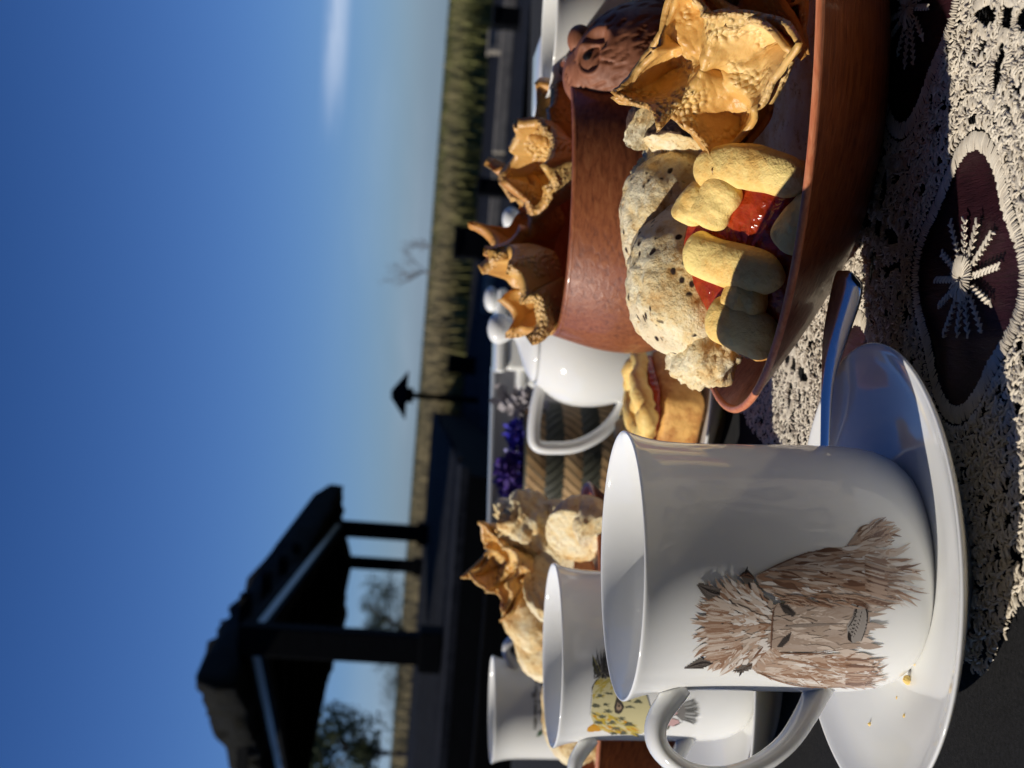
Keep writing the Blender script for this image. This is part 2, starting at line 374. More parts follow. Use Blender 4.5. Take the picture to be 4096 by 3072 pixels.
# unseen boarded blocker added behind the camera to dim sky light on the china
t = thing('sky_blocker', 'dark boarded sky blocker with an overhang, added unseen behind the camera', 'sky_blocker', (0, -1.5, -.75))
HW = mat('blocker_boards', (.05, .042, .034), .8, .2); n_ = N(HW); n_.color(n_.ramp(n_.noise(4, 5, .6, n_.mapping((.4, 4, 4))), [(.3, (.030, .024, .020)), (.7, (.075, .062, .050))]))
for i in range(19):
    V, F = box(-2.6, 5.5, -1.53, -1.50+.004*(i % 2), -.75+i*.185, -.75+i*.185+.178); link_mesh('blocker_board', V, F, HW, parent=t, smooth=False)
V, F = box(-2.6, 5.5, -1.56, -1.532, -.75, 2.76); link_mesh('blocker_core', V, F, HW, parent=t, smooth=False)
V, F = box(-2.9, 5.8, -3.5, -.55, 2.765, 2.86); link_mesh('blocker_top', V, F, HW, parent=t, smooth=False)
# pavilion
t = thing('pavilion', 'open dark timber pavilion with thick thatched roof on square posts', 'pavilion', O2W((-5, 14, GZ)))
ZP = 1.09; DZ = -.30
def post(u, y, w): a = opx(u, 440, y); return (a[0], y, w)
posts = [post(118, 8.7, .20), post(233, 18, .22), post(200, 21.7, .20), (-4.7, 13.3, .21)]
for x, y, w in posts:
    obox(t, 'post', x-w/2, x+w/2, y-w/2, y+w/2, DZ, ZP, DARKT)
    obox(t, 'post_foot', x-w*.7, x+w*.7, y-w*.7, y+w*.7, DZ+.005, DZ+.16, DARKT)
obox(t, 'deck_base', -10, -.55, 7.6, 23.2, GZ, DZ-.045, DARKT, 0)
yy = 7.63
while yy < 23:
    bw = .135+.012*(yy-7.6); obox(t, 'deck_board', -10.02, -.52+rnd.uniform(-.03, .03), yy, yy+bw, DZ-.0445, DZ+rnd.uniform(-.006, .003), DECKM, 0); yy += bw+.012
def beam(root, name, a, b, w, h, z, m):
    a = np.array(a[:2]); b = np.array(b[:2]); d = (b-a)/np.linalg.norm(b-a); s = np.array([-d[1], d[0]])*w/2
    V = [(*(q+k*s), zz) for zz in (z, z+h) for q in (a, b) for k in (-1, 1)]
    o = link_mesh(name, oV(V), [(0, 1, 3, 2), (4, 6, 7, 5), (0, 4, 5, 1), (2, 3, 7, 6), (0, 2, 6, 4), (1, 5, 7, 3)], m, parent=root, smooth=False); return o
SHEEN = mat('sheen_blue', (.045, .055, .075), .35, .5)  # blue-grey colour standing in for the lit sheen along the beams
beam(t, 'beam', posts[0], posts[1], .14, .19, ZP-.175, DARKT); beam(t, 'beam', posts[0], posts[3], .14, .19, ZP-.178, DARKT)
beam(t, 'beam_sheen', posts[0], posts[1], .146, .055, ZP-.135, SHEEN); beam(t, 'beam_sheen', posts[0], posts[3], .146, .055, ZP-.138, SHEEN)
beam(t, 'beam', posts[1], posts[2], .13, .18, ZP-.176, DARKT); beam(t, 'beam', posts[3], posts[2], .13, .18, ZP-.179, DARKT)
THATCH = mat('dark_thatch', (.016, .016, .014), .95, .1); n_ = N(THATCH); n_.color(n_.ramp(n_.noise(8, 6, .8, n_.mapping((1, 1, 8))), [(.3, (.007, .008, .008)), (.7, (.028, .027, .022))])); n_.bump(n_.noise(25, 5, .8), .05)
# roof: eave polygon (near corner, right far corner, back, left) thick edge, low hip above
e = [opx(84, 205, 8.2), opx(285, 325, 19.5), np.array([-4.7, 24.8, 1.4]), opx(-70, 250, 13.6)]
ez = 2.10
pts = []
R_ = random.Random(5)
for i in range(4):
    a, b = e[i], e[(i+1) % 4]
    for k in range(40):
        q = a+(b-a)*k/40; pts.append((q[0], q[1]))
cx, cy = np.mean(pts, 0); V = []; n = len(pts)
for zz, s, j in ((1.066, .86, 0), (1.054, .985, .012), (1.15, 1.0, .026), (1.265, .995, .026), (1.364, .95, .022), (1.86, .5, .03), (2.1, .02, 0)):
    for x, y in pts: V.append((cx+(x-cx)*s+R_.gauss(0, j*.7), cy+(y-cy)*s+R_.gauss(0, j*.7), zz+R_.gauss(0, j)))
link_mesh('thatched_roof', oV(V), grid_faces(7, n), THATCH, parent=t)
for i in range(7):
    q = np.array(posts[0][:2])+(np.array(posts[1][:2])-np.array(posts[0][:2]))*(i+.5)/7
    beam(t, 'rafter', (q[0]+.2, q[1]), (q[0]-2.0, q[1]+.93), .075, .085, ZP+.02, DARKT)

# lantern post
a = opx(367, 486, 17); b = opx(367, 413, 17)
t = thing('lantern_post', 'black garden lantern post with a pyramid cap, standing in front of the reeds', 'lamp post', O2W((a[0], 17, GZ)))
pz = b[2]
V, F = tube([(a[0], 17, GZ+.06), (a[0], 17, pz)], .042, 10); link_mesh('pole', oV(V), F, DARKT, parent=t)
V, F = box(a[0]-.10, a[0]+.10, 16.9, 17.1, pz, pz+.09); link_mesh('lantern', oV(V), F, DARKT, parent=t, smooth=False)
V = [(a[0]+x, 17+y, pz+.088) for x, y in ((-.33, -.33), (.33, -.33), (.33, .33), (-.33, .33))]+[(a[0]+x, 17+y, pz+.30) for x, y in ((-.05, -.05), (.05, -.05), (.05, .05), (-.05, .05))]
link_mesh('cap', oV(V), [(3, 2, 1, 0), (4, 5, 6, 7), (0, 1, 5, 4), (1, 2, 6, 5), (2, 3, 7, 6), (3, 0, 4, 7)], DARKT, parent=t, smooth=False)

# trees
def leaf_mat(name, a, b):
    m = mat(name, a, .7, .25); n = N(m); n.color(n.mixc(n.noise(1.4, 4, .7), a, b)); return m
LEAF = leaf_mat('leaves', (.030, .045, .018), (.075, .090, .035)); LEAF2 = leaf_mat('leaves_dark', (.018, .028, .014), (.05, .062, .03))
BARK = mat('bark', (.045, .035, .028), .9); GBARK = mat('grey_bark', (.20, .19, .19), .9)
def tree(label, u, vb, vt, y, wpx, clumps, leafm, seed, spread=1.0, lean=0):
    R = random.Random(seed); a = opx(u, vb, y); b = opx(u, vt, y); h = b[2]-GZ; x0 = a[0]; w = wpx*y/FPX/2
    t = thing('tree', label, 'tree', O2W((x0, y, GZ)), 'trees behind the pavilion')
    trunk = [tube(smooth_path([(x0, y, GZ), (x0+lean*.3, y, GZ+h*.35), (x0+lean*.6, y+.1, GZ+h*.6), (x0+lean, y, GZ+h*.9)], 4), list(np.linspace(h*.03, h*.008, 13)), 8)]
    V = []; F = []
    for k in range(clumps):
        f = R.uniform(.38, 1.0); ang = R.uniform(0, 2*PI); rr = w*math.sqrt(R.random())*(1.0-.45*abs(f-.68)/.32)
        cx, cy, cz = x0+lean*f+rr*math.cos(ang), y+rr*math.sin(ang), GZ+h*f
        trunk.append(tube([(x0+lean*f*.8, y, GZ+h*f*.82), (cx, cy, cz)], [h*.010, h*.003], 5))
        cr = w*R.uniform(.20, .38)*spread
        for q in range(85):
            d = np.array([R.gauss(0, 1), R.gauss(0, 1), R.gauss(0, .7)]); d = d/np.linalg.norm(d)*cr*R.random()**.4
            s = h*.021*R.uniform(.6, 1.5); e1 = np.array([R.gauss(0, 1), R.gauss(0, 1), R.gauss(0, 1)]); e1 /= np.linalg.norm(e1)
            e2 = np.cross(e1, [R.gauss(0, 1), R.gauss(0, 1), R.gauss(0, 1)]); e2 /= np.linalg.norm(e2)
            c = np.array([cx, cy, cz])+d; i0 = len(V)
            V += [c-e1*s, c+e2*s*.5, c+e1*s, c-e2*s*.5]; F.append((i0, i0+1, i0+2, i0+3))
    v, f = merge(trunk); link_mesh('trunk', oV(v), f, BARK, parent=t)
    link_mesh('crown', oV(V), F, leafm, parent=t, smooth=False)
tree('ragged dark tree with open crown seen through the pavilion posts', 128, 440, 362, 52, 100, 46, LEAF2, 11, .8, 1.2)
tree('rounded green tree with dense crown at the foot of the pavilion roof', 12, 440, 298, 40, 95, 46, LEAF, 12, 1.1)
tree('low dark bush tree left of the corner post under the pavilion', 84, 436, 386, 48, 90, 40, LEAF2, 13, 1.0)
def bare(label, u, vb, vt, y, seed):
    R = random.Random(seed); a = opx(u, vb, y); b = opx(u, vt, y); h = b[2]-GZ
    t = thing('bare_tree', label, 'tree', O2W((a[0], y, GZ)), 'leafless trees beyond the reeds'); parts = []
    def br(p, d, L, r, lv):
        q = p+d*L; parts.append(tube([p, (p+q)/2+np.array([R.gauss(0, .03), 0, R.gauss(0, .03)])*L, q], [r, r*.8, r*.55], 5))
        if lv:
            for k in range(4):
                e = d+np.array([R.gauss(0, .55), R.gauss(0, .5), R.uniform(-.1, .45)]); e /= np.linalg.norm(e); br(p+(q-p)*R.uniform(.45, 1), e, L*R.uniform(.5, .75), r*.5, lv-1)
    br(np.array([a[0], y, GZ]), np.array([.04, 0, 1.]), h*.42, h*.016, 4)
    v, f = merge(parts); link_mesh('trunk', oV(v), f, GBARK, parent=t)
bare('pale leafless tree with fine twigs standing above the reeds', 494, 436, 372, 70, 4); bare('smaller leafless shrub tree above the reeds', 520, 436, 398, 74, 5)

# ================================================================== TABLE
t = thing('table', 'long black dining table carrying the tea things', 'table', (0, .9, -.75))
V, F = box(-1.0, 1.0, -.35, 2.05, -.035, -.006); bevel(link_mesh('tabletop', V, F, DARKT, parent=t, smooth=False), .004)
for x in (-.85, .85):
    for y in (-.22, 1.92): V, F = box(x-.035, x+.035, y-.035, y+.035, -.75, -.036); link_mesh('leg', V, F, DARKT, parent=t, smooth=False)
def cloth():
    V = []; nx, ny = 90, 100
    for j in range(ny):
        for i in range(nx):
            x = -1.12+2.24*i/(nx-1); y = -.47+2.64*j/(ny-1); dx = max(0, abs(x)-1.005); dy = max(0, y-2.055, -.355-y); d = max(dx, dy)
            V.append((max(-1.005, min(1.005, x))+math.copysign(.012, x)*(d > 0)*(dx > 0)+.01*math.sin(y*30)*(dx > 0), max(-.355, min(2.055, y))+.01*math.sin(x*28)*(dy > 0), -d*2.2))
    return V, grid_faces(ny, nx, False)
V, F = cloth(); o = link_mesh('tablecloth', V, F, FELT); solid(o, .004, -1); tag(o, 'black felt tablecloth covering the whole table', 'tablecloth')

# ------------------------------------------------------------------ lace runner: crocheted from short raised stitches
S1, LA = np.array([.035, .365]), np.array([.096, .0475]); LB = np.array([-LA[1], LA[0]])
MED = [S1+LA*i+LB*j for i in range(-2, 4) for j in range(-2, 4) if not (S1+LA*i+LB*j)[0] < -.03]
def in_lace(x, y): return x > -.090+.30*max(0, y-.36) and (x-(-.084))*.83+(y-.361)*.55 > .004*math.sin(y*160) and y < .80 and x < .30 and y > .22
def bars(B):
    """B rows: x, y, angle, length, width, z, arch"""
    B = np.array(B); n = len(B); c, s = np.cos(B[:, 2]), np.sin(B[:, 2])
    V = np.zeros((n, 9, 3)); k = 0
    for a, zf in ((-.5, .15), (0, 1), (.5, .15)):
        for w, h in ((-.5, 0), (0, 1), (.5, 0)):
            dx, dy = a*B[:, 3], w*B[:, 4]*(1 if a == 0 else .7)
            V[:, k, 0] = B[:, 0]+dx*c-dy*s; V[:, k, 1] = B[:, 1]+dx*s+dy*c
            V[:, k, 2] = B[:, 5]+B[:, 6]*zf*.6+h*B[:, 4]*.55; k += 1
    base = (np.arange(n)*9)[:, None]
    q = np.array([(0, 3, 4, 1), (1, 4, 5, 2), (3, 6, 7, 4), (4, 7, 8, 5)])
    F = (base[:, None, :]+q[None]).reshape(-1, 4)[:, ::-1]
    return V.reshape(-1, 3), F
def mesh_np(name, V, F, m, parent, origin):
    me = bpy.data.meshes.new(name); V = V-np.array(origin)
    me.vertices.add(len(V)); me.vertices.foreach_set('co', V.ravel()); k = F.shape[1]
    me.loops.add(F.size); me.loops.foreach_set('vertex_index', F.ravel().astype(np.int32))
    me.polygons.add(len(F)); me.polygons.foreach_set('loop_start', (np.arange(len(F))*k).astype(np.int32))
    me.polygons.foreach_set('use_smooth', np.ones(len(F), bool)); me.materials.append(m); me.update(); me.validate()
    o = bpy.data.objects.new(name, me); COL.objects.link(o); o.parent = parent; return o
LACE = thing('lace_runner', 'cream crocheted lace runner with star medallions over plum satin on the black cloth', 'lace runner', (.1, .45, .003))
R = random.Random(21); SAT = []; FILL = []; STAR = []
def near_med(x, y):
    d = min(((x-m[0])**2+(y-m[1])**2, i) for i, m in enumerate(MED)); return math.sqrt(d[0]), MED[d[1]]
def hidden(x, y): return (x+.056)**2+(y-.392)**2 < .036**2 or ((x-.12)/.05)**2+((y-.475)/.04)**2 < 1
vis = [m for m in MED if in_lace(m[0], m[1]) or in_lace(m[0]+.03, m[1]+.02)]
RO = .0335
def rad_open(th): return RO*(1+.10*math.cos(4*th+.6)+.05*math.cos(2*th))
for m in vis:
    if not (-.14 < m[0] < .30 and .22 < m[1] < .72): continue
    nb = 300
    for k in range(nb):                                            # satin-stitched border of the opening
        th = 2*PI*k/nb; r = rad_open(th)+.0026; x, y = m[0]+r*math.cos(th), m[1]+r*math.sin(th)
        if in_lace(x, y) and not hidden(x, y): SAT.append((x, y, th+R.gauss(0, .10), (.0056+R.gauss(0, .0004)), .00085, .0034+R.uniform(0, .0004), .0011))
    for k in range(150):                                           # picot ring outside it
        th = 2*PI*(k+.5)/150; r = rad_open(th)+.0070; x, y = m[0]+r*math.cos(th), m[1]+r*math.sin(th)
        if in_lace(x, y): SAT.append((x, y, th+PI/2+R.choice((-.8, .8)), .0024, .0011, .0036, .0009))
    for k in range(46):                                            # star: fringed heart ...
        th = 2*PI*k/46+R.gauss(0, .03); r = .0040; STAR.append((m[0]+r*math.cos(th), m[1]+r*math.sin(th), th, .0062, .0007, .0040+R.uniform(0, .0012), .0012))
    na = 13
    for k in range(na):                                            # ... and zigzag arms
        th = 2*PI*(k+R.uniform(-.18, .18))/na; L = R.uniform(.0165, .0235); r = .0065; s_ = 1
        while r < L:
            x, y = m[0]+r*math.cos(th), m[1]+r*math.sin(th)
            STAR.append((x, y, th+s_*.75, .0030, .00095, .0036+.0003*s_, .0006)); r += .00115; s_ = -s_
# dense crochet between the medallions
corner = [S1+LA*(i+.5)+LB*(j+.5) for i in range(-2, 4) for j in range(-2, 4)]
for cidx, c in enumerate(corner):                                  # leaf-shaped eyelets round each crossing, each with a satin edge
    for q in range(4):
        a0 = math.atan2(LA[1], LA[0])+q*PI/2+PI/4; 
        lc = c+np.array([math.cos(a0), math.sin(a0)])*.0145
        for k in range(64):
            th = 2*PI*k/64; ex, ey = .0098*math.cos(th), .0048*math.sin(th)*(1-.35*math.cos(th))
            x = lc[0]+ex*math.cos(a0)-ey*math.sin(a0); y = lc[1]+ex*math.sin(a0)+ey*math.cos(a0)
            if in_lace(x, y) and not hidden(x, y): SAT.append((x, y, a0+th+R.gauss(0, .12), .0040, .0010, .0038, .0009))
def eyelet(x, y):
    for c in corner:
        dx, dy = x-c[0], y-c[1]
        if dx*dx+dy*dy < .03**2:
            if dx*dx+dy*dy < .0046**2: return True
            for q in range(4):
                a0 = math.atan2(LA[1], LA[0])+q*PI/2+PI/4
                lx = dx*math.cos(a0)+dy*math.sin(a0)-.0145; ly = -dx*math.sin(a0)+dy*math.cos(a0)
                if (lx/.0082)**2+(ly/.0034)**2 < 1: return True
    return False
yv = .27
while yv < .62:
    stp = .00112 if yv < .47 else .0016
    xv = -.13
    while xv < .235:
        x, y = xv+R.gauss(0, .0004), yv+R.gauss(0, .0004); xv += stp
        if not in_lace(x, y) or hidden(x, y): continue
        if y > .50 and x > .06: continue
        r, m = near_med(x, y); th = math.atan2(y-m[1], x-m[0]); ro = rad_open(th)
        if r < ro+.0075 or eyelet(x, y): continue
        hole = mn.noise(Vector((x*170, y*170, 3)))+.35*mn.noise(Vector((x*420, y*420, 9)))
        if hole > .30: continue
        band = int((r-ro)/.0032); ang = th+(PI/2 if band % 2 else 0)+R.gauss(0, .35)
        FILL.append((x, y, ang, .0022+R.uniform(0, .0012), .00070+R.uniform(0, .0003), .0030+R.uniform(0, .0016), .0009))
    yv += stp
for nm, B in (('satin_stitch', SAT), ('star_stitch', STAR), ('crochet_fill', FILL)):
    V, F = bars(B); o = mesh_np(nm, V, F, THREAD, LACE, LACE.location); o['kind'] = 'stuff'
for m in vis:
    th = np.linspace(0, 2*PI, 48, endpoint=False); rr = np.array([rad_open(a)+.003 for a in th])
    V = np.stack([m[0]+rr*np.cos(th), m[1]+rr*np.sin(th), np.array([.0022+.0007*math.sin(5*a) for a in th])], 1).tolist()+[(m[0], m[1], .0024)]
    link_mesh('satin_inset', V, [(i, (i+1) % 48, 48) for i in range(48)], PLUM, parent=LACE)

# ------------------------------------------------------------------ china
MUG_H = .0905
def mug(label, pos, hdir, hang=(.0, .0), cream=False, H=MUG_H):
    x, y, z = pos; M = CHINA2 if cream else CHINA
    t = thing('mug', label, 'mug', pos, 'white china mugs')
    prof = [(0, .0022), (.027, .0020), (.0295, 0), (.0320, .0012), (.0356, .0050), (.0380, .0110), (.0389, .019), (.0391, .030), (.0389, .045), (.0387, .058), (.0388, H-.017), (.0395, H-.0100), (.0407, H-.0046), (.0420, H-.0012),
            (.0425, H), (.0420, H+.0006), (.0412, H+.0002), (.0400, H-.003), (.0386, H-.009), (.0373, H-.018), (.0371, .055), (.0374, .030), (.0362, .016), (.032, .009), (.02, .0065), (0, .006)]
    V, F = lathe(prof, 96, pos); subsurf(link_mesh('body', V, F, M, parent=t), 1)
    d = np.array([math.cos(hdir), math.sin(hdir), 0]); p0 = np.array(pos)
    pth = [(.0380, H-.0170), (.0480, H-.0100), (.0560, H-.0105), (.0622, H-.0180), (.0640, H-.0290), (.0612, H-.0400), (.0545, H-.0500), (.0455, H-.0570), (.0378, H-.0615)]
    path = smooth_path([p0+d*r+np.array([0, 0, zz]) for r, zz in pth], 5)
    n = len(path); rad = [.0064+.0022*(abs(i/(n-1)-.5)*2)**3 for i in range(n)]
    V, F = tube(path, rad, 18, (.46, 1.0), up=np.cross(d, [0, 0, 1])); link_mesh('handle', V, F, M, parent=t)
    return t
def saucer(label, pos, R=.080, h=.024):
    x, y, z = pos; t = thing('saucer', label, 'saucer', pos, 'white china saucers')
    s = R/.08
    prof = [(0, .0072), (.026*s, .0072), (.030*s, .0085), (.034*s, .0095), (.046*s, .0110), (.060*s, .0145), (.070*s, h*.80), (.0775*s, h*.965), (.0795*s, h), (.0802*s, h-.0006), (.0795*s, h-.0018), (.071*s, h*.70), (.058*s, .0095), (.046*s, .0042), (.043*s, 0), (.039*s, 0), (.0375*s, .0035), (0, .0035)]
    V, F = lathe(prof, 96, pos); subsurf(link_mesh('dish', V, F, CHINA, parent=t), 1); return t
P1 = np.array([-.0561, .3922, .0105]); P2 = np.array([-.1256, .5806, .0105]); P3 = np.array([-.2628, 1.0077, .0105]); P4 = np.array([.1992, .6765, .0105])
saucer('large white saucer with crumbs under the goat mug', (P1[0], P1[1], .0030), .0725, .0195)
G1 = mug('white china mug hand-painted with a shaggy brown goat face', P1, math.radians(196))
saucer('white saucer with a steel spoon under the spotted bird mug', (P2[0], P2[1], .0030))
G2 = mug('white china mug hand-painted with a yellow spotted bird head', P2, math.radians(200))
saucer('white saucer under the mug with handwriting', (P3[0], P3[1], .001), .07)
G3 = mug('white china mug with small dark handwriting and a green leaf', P3, math.radians(-12), cream=True)
saucer('white saucer behind the carved animal bowl', (P4[0], P4[1], .001), .07)
G4 = mug('plain white china mug behind the carved animal head', P4, math.radians(30), cream=True)

# paintings on the mugs: brush strokes laid on the glaze
def on_mug(P, u, v, lift):
    o, d = CAM, ray(u, v); r = .0391+lift
    a = d[0]**2+d[1]**2; bx, by = o[0]-P[0], o[1]-P[1]; b = 2*(bx*d[0]+by*d[1]); c = bx*bx+by*by-r*r
    D = b*b-4*a*c
    if D < 0: return None
    k = (-b-math.sqrt(D))/(2*a); p = o+d*k
    z = p[2]-P[2]
    if z < .019 and z > 0: rr = r-(.0391-np.interp(z, [0, .0012, .005, .011, .019], [.0305, .0320, .0356, .0380, .0390])); n_ = p[:2]-P[:2]; p[:2] = P[:2]+n_/np.linalg.norm(n_)*rr
    return p
class Painting:
    def __init__(s, P, conv): s.P = P; s.conv = conv; s.V = []; s.F = []; s.C = []; s.k = 0
    def lift(s): s.k += 1; return .00006+.00000012*s.k
    def poly(s, pts, col, lift=None):
        lf = s.lift() if lift is None else lift
        y0, y1 = min(p[1] for p in pts), max(p[1] for p in pts); rows = max(6, min(60, int((y1-y0)/7))); n = len(pts)
        for k in range(rows):
            ya, yb = y0+(y1-y0)*k/rows, y0+(y1-y0)*(k+1)/rows; ym = (ya+yb)/2; xs = []
            for i in range(n):
                (xa, p1), (xb, p2) = pts[i], pts[(i+1) % n]
                if (p1 > ym) != (p2 > ym): xs.append(xa+(xb-xa)*(ym-p1)/(p2-p1))
            xs.sort()
            for i in range(0, len(xs)-1, 2):
                m = max(1, int((xs[i+1]-xs[i])/40)+1)
                for j in range(m):
                    c0, c1 = xs[i]+(xs[i+1]-xs[i])*j/m, xs[i]+(xs[i+1]-xs[i])*(j+1)/m
                    q = [on_mug(s.P, *s.conv(*p), lf) for p in ((c0, ya), (c1, ya), (c1, yb), (c0, yb))]
                    if any(x is None for x in q): continue
                    v = len(s.V); s.V += q; s.F.append((v, v+1, v+2, v+3)); s.C += [col]*4
    def stroke(s, pts, w, col, col2=None, taper=(.25, .05)):
        lf = s.lift(); P = smooth_path([(*p, 0) for p in pts], 4); n = len(P); L = []; Rr = []
        for i in range(n):
            t = P[min(i+1, n-1)]-P[max(i-1, 0)]; t /= np.linalg.norm(t)+1e-9; f = i/(n-1)
            ww = w*.5*(taper[0]+(1-taper[0])*min(1, f/.25) if f < .25 else (taper[1]+(1-taper[1])*min(1, (1-f)/.55)))
            L.append(on_mug(s.P, *s.conv(P[i][0]-t[1]*ww, P[i][1]+t[0]*ww), lf)); Rr.append(on_mug(s.P, *s.conv(P[i][0]+t[1]*ww, P[i][1]-t[0]*ww), lf))
        if any(x is None for x in L+Rr): return
        b = len(s.V)
        for i in range(n):
            s.V += [L[i], Rr[i]]; c = col if col2 is None else tuple(col[k]*(1-i/(n-1))+col2[k]*i/(n-1) for k in range(3)); s.C += [c, c]
        s.F += [(b+2*i, b+2*i+1, b+2*i+3, b+2*i+2) for i in range(n-1)]
    def done(s, name, root):
        o = link_mesh(name, s.V, s.F, PAINT, parent=root)
        at = o.data.color_attributes.new('Col', 'FLOAT_COLOR', 'POINT'); at.data.foreach_set('color', np.array([(*c, 1) for c in s.C], dtype=np.float32).ravel()); return o
def inside(p, poly):
    x, y = p; r = False; n = len(poly)
    for i in range(n):
        x1, y1 = poly[i]; x2, y2 = poly[(i+1) % n]
        if (y1 > y) != (y2 > y) and x < (x2-x1)*(y-y1)/(y2-y1)+x1: r = not r
    return r
def fur(pt, poly, n, flow, length, w, cols, R):
    xs, ys = [p[0] for p in poly], [p[1] for p in poly]; k = 0; tries = 0
    while k < n and tries < n*20:
        tries += 1
        x, y = R.uniform(min(xs), max(xs)), R.uniform(min(ys), max(ys))
        if not inside((x, y), poly): continue
        fx, fy = flow(x, y); a = math.atan2(fy, fx)+R.gauss(0, .10); L = length*R.uniform(.55, 1.25); b = R.gauss(0, .12)
        pt.stroke([(x, y), (x+math.cos(a)*L*.5, y+math.sin(a)*L*.5), (x+math.cos(a+b)*L, y+math.sin(a+b)*L)], w*R.uniform(.6, 1.5), R.choice(cols)); k += 1
cz1 = lambda x, y: (768-(1600+.7836*y)/4, (2300+.7836*x)/4)
TAN, BRN, DBR, LGT, WHT, GRY, BLK = (.44, .31, .23), (.29, .17, .11), (.16, .085, .055), (.58, .48, .40), (.70, .65, .60), (.13, .11, .095), (.030, .024, .022)
R = random.Random(17); pt = Painting(P1, cz1)
bodyR = [(920, 900), (1050, 832), (1190, 775), (1400, 745), (1560, 775), (1640, 850), (1690, 930), (1620, 1010), (1430, 1020), (1250, 1010), (1070, 1005), (940, 960)]
bodyL = [(925, 1390), (1050, 1295), (1440, 1295), (1500, 1350), (1490, 1440), (1440, 1462), (1200, 1464), (1050, 1435)]
face = [(1000, 1050), (1080, 1030), (1430, 1050), (1505, 1070), (1500, 1190), (1470, 1245), (1360, 1280), (1050, 1285), (985, 1250)]
head = [(700, 1010), (780, 950), (900, 940), (1010, 1030), (1000, 1270), (900, 1350), (780, 1350), (690, 1320), (660, 1200), (670, 1080)]
for pl, c in ((bodyR, (.40, .31, .25)), (bodyL, (.42, .32, .255)), (head, (.42, .33, .265)), (face, (.40, .31, .245))): pt.poly(pl, c, .00004)
gap = [(870, 1345), (985, 1250), (1060, 1290), (1060, 1330), (935, 1398)]
pt.poly(gap, (.42, .32, .255), .00004); fur(pt, gap, 50, lambda x, y: (.8, .45), 70, 15, [TAN, BRN, LGT, TAN], R)
tuft = [(1385, 745), (1450, 660), (1530, 640), (1590, 700), (1590, 750)]
pt.poly(tuft, (.36, .26, .2), .00004)
fur(pt, tuft, 60, lambda x, y: (.75, -.65+.4*(y-640)/100), 95, 16, [BRN, TAN, DBR, LGT, TAN], R)
fur(pt, bodyR, 260, lambda x, y: (1, .16+.35*(y-900)/200), 150, 17, [TAN, BRN, LGT, LGT, WHT, TAN, BRN, DBR, TAN], R)
fur(pt, bodyL, 230, lambda x, y: (1, .10), 130, 16, [TAN, BRN, LGT, WHT, BRN, TAN, LGT], R)
fur(pt, face, 120, lambda x, y: (1, (y-1160)/900), 120, 24, [(.40, .31, .25), (.43, .34, .28), LGT, (.37, .28, .22)], R)
fur(pt, head, 300, lambda x, y: (-1, (y-1150)/170), 85, 16, [TAN, LGT, BRN, WHT, BRN, TAN, LGT, WHT], R)
for k in range(46):                                                # fringe tips
    y = 1030+k*6.6; x0 = 760+R.uniform(-20, 60); pt.stroke([(x0, 1150+(y-1150)*.85), (700, 1150+(y-1150)*.97), (628+R.uniform(0, 50)+abs(y-1160)*.10, y)], R.uniform(9, 20), R.choice((TAN, BRN, BRN, LGT)))
for k in range(34):                                                # beard ends
    y = R.uniform(1320, 1460); pt.stroke([(1380, y), (1450, y+4), (1500+R.uniform(-10, 55), y+R.uniform(-8, 14))], R.uniform(7, 15), R.choice((BRN, TAN, DBR)))
    y = R.uniform(820, 1040); pt.stroke([(1480, y-30), (1580, y), (1640+R.uniform(-30, 75)-abs(y-900)*.25, y+R.uniform(0, 25))], R.uniform(8, 20), R.choice((BRN, TAN, DBR, LGT)))
for c in ([(552, 1372), (640, 1318), (704, 1342), (650, 1372)], [(618, 940), (648, 934), (700, 950), (748, 966), (720, 1000), (680, 1022), (652, 992)], [(800, 1384), (860, 1352), (905, 1345), (900, 1376), (850, 1392)], [(850, 905), (885, 868), (918, 905), (905, 935), (870, 940)]): pt.poly(c, GRY)
for k in range(14):
    pt.stroke([(705-R.uniform(0, 20), 1345), (640, 1348+R.uniform(-14, 14)), (562, 1370)], 12, R.choice((GRY, BLK, (.2, .17, .15)))); pt.stroke([(740, 975+R.uniform(-10, 25)), (690, 975+R.uniform(-20, 20)), (628, 944)], 14, R.choice((GRY, (.19, .16, .145), BLK)))
    pt.stroke([(905, 1352+R.uniform(-8, 8)), (850, 1378), (800, 1386)], 9, R.choice((BLK, DBR, GRY))); pt.stroke([(840+R.uniform(-10, 25), 900), (880, 890+R.uniform(-15, 15)), (920, 915)], 9, R.choice((BLK, GRY, DBR)))
pt.stroke([(850, 1385), (838, 1412)], 12, BLK); pt.stroke([(870, 890), (882, 848)], 14, BLK); pt.stroke([(885, 930), (900, 972)], 12, BLK)
for c in ([(1030, 1262), (1062, 1216), (1105, 1186), (1092, 1228), (1058, 1262)], [(1042, 1040), (1082, 1046), (1128, 1092), (1112, 1106), (1066, 1086)]): pt.poly(c, (.06, .05, .045))
pt.stroke([(1052, 1250), (1080, 1222), (1096, 1200)], 12, BLK); pt.stroke([(1056, 1052), (1090, 1066), (1112, 1092)], 10, BLK)
pt.stroke([(1070, 1158), (1200, 1150), (1395, 1143)], 16, (.26, .21, .175)); pt.stroke([(1000, 1275), (1004, 1180), (1012, 1080), (1035, 1040)], 9, DBR); pt.stroke([(1040, 1290), (1200, 1296), (1390, 1270)], 8, DBR)
muz = [(1388, 1150), (1420, 1105), (1440, 1050), (1470, 1042), (1494, 1080), (1488, 1170), (1462, 1232), (1410, 1240), (1390, 1200)]
pt.poly(muz, (.30, .27, .245))
for k in range(26):
    f = R.random(); pt.stroke([(1392+f*40, 1225-f*20), (1410+f*50, 1150-f*10), (1428+f*55, 1058+f*10)], R.uniform(5, 13), R.choice((GRY, (.22, .2, .18), (.40, .36, .33), BLK, (.33, .3, .27))))
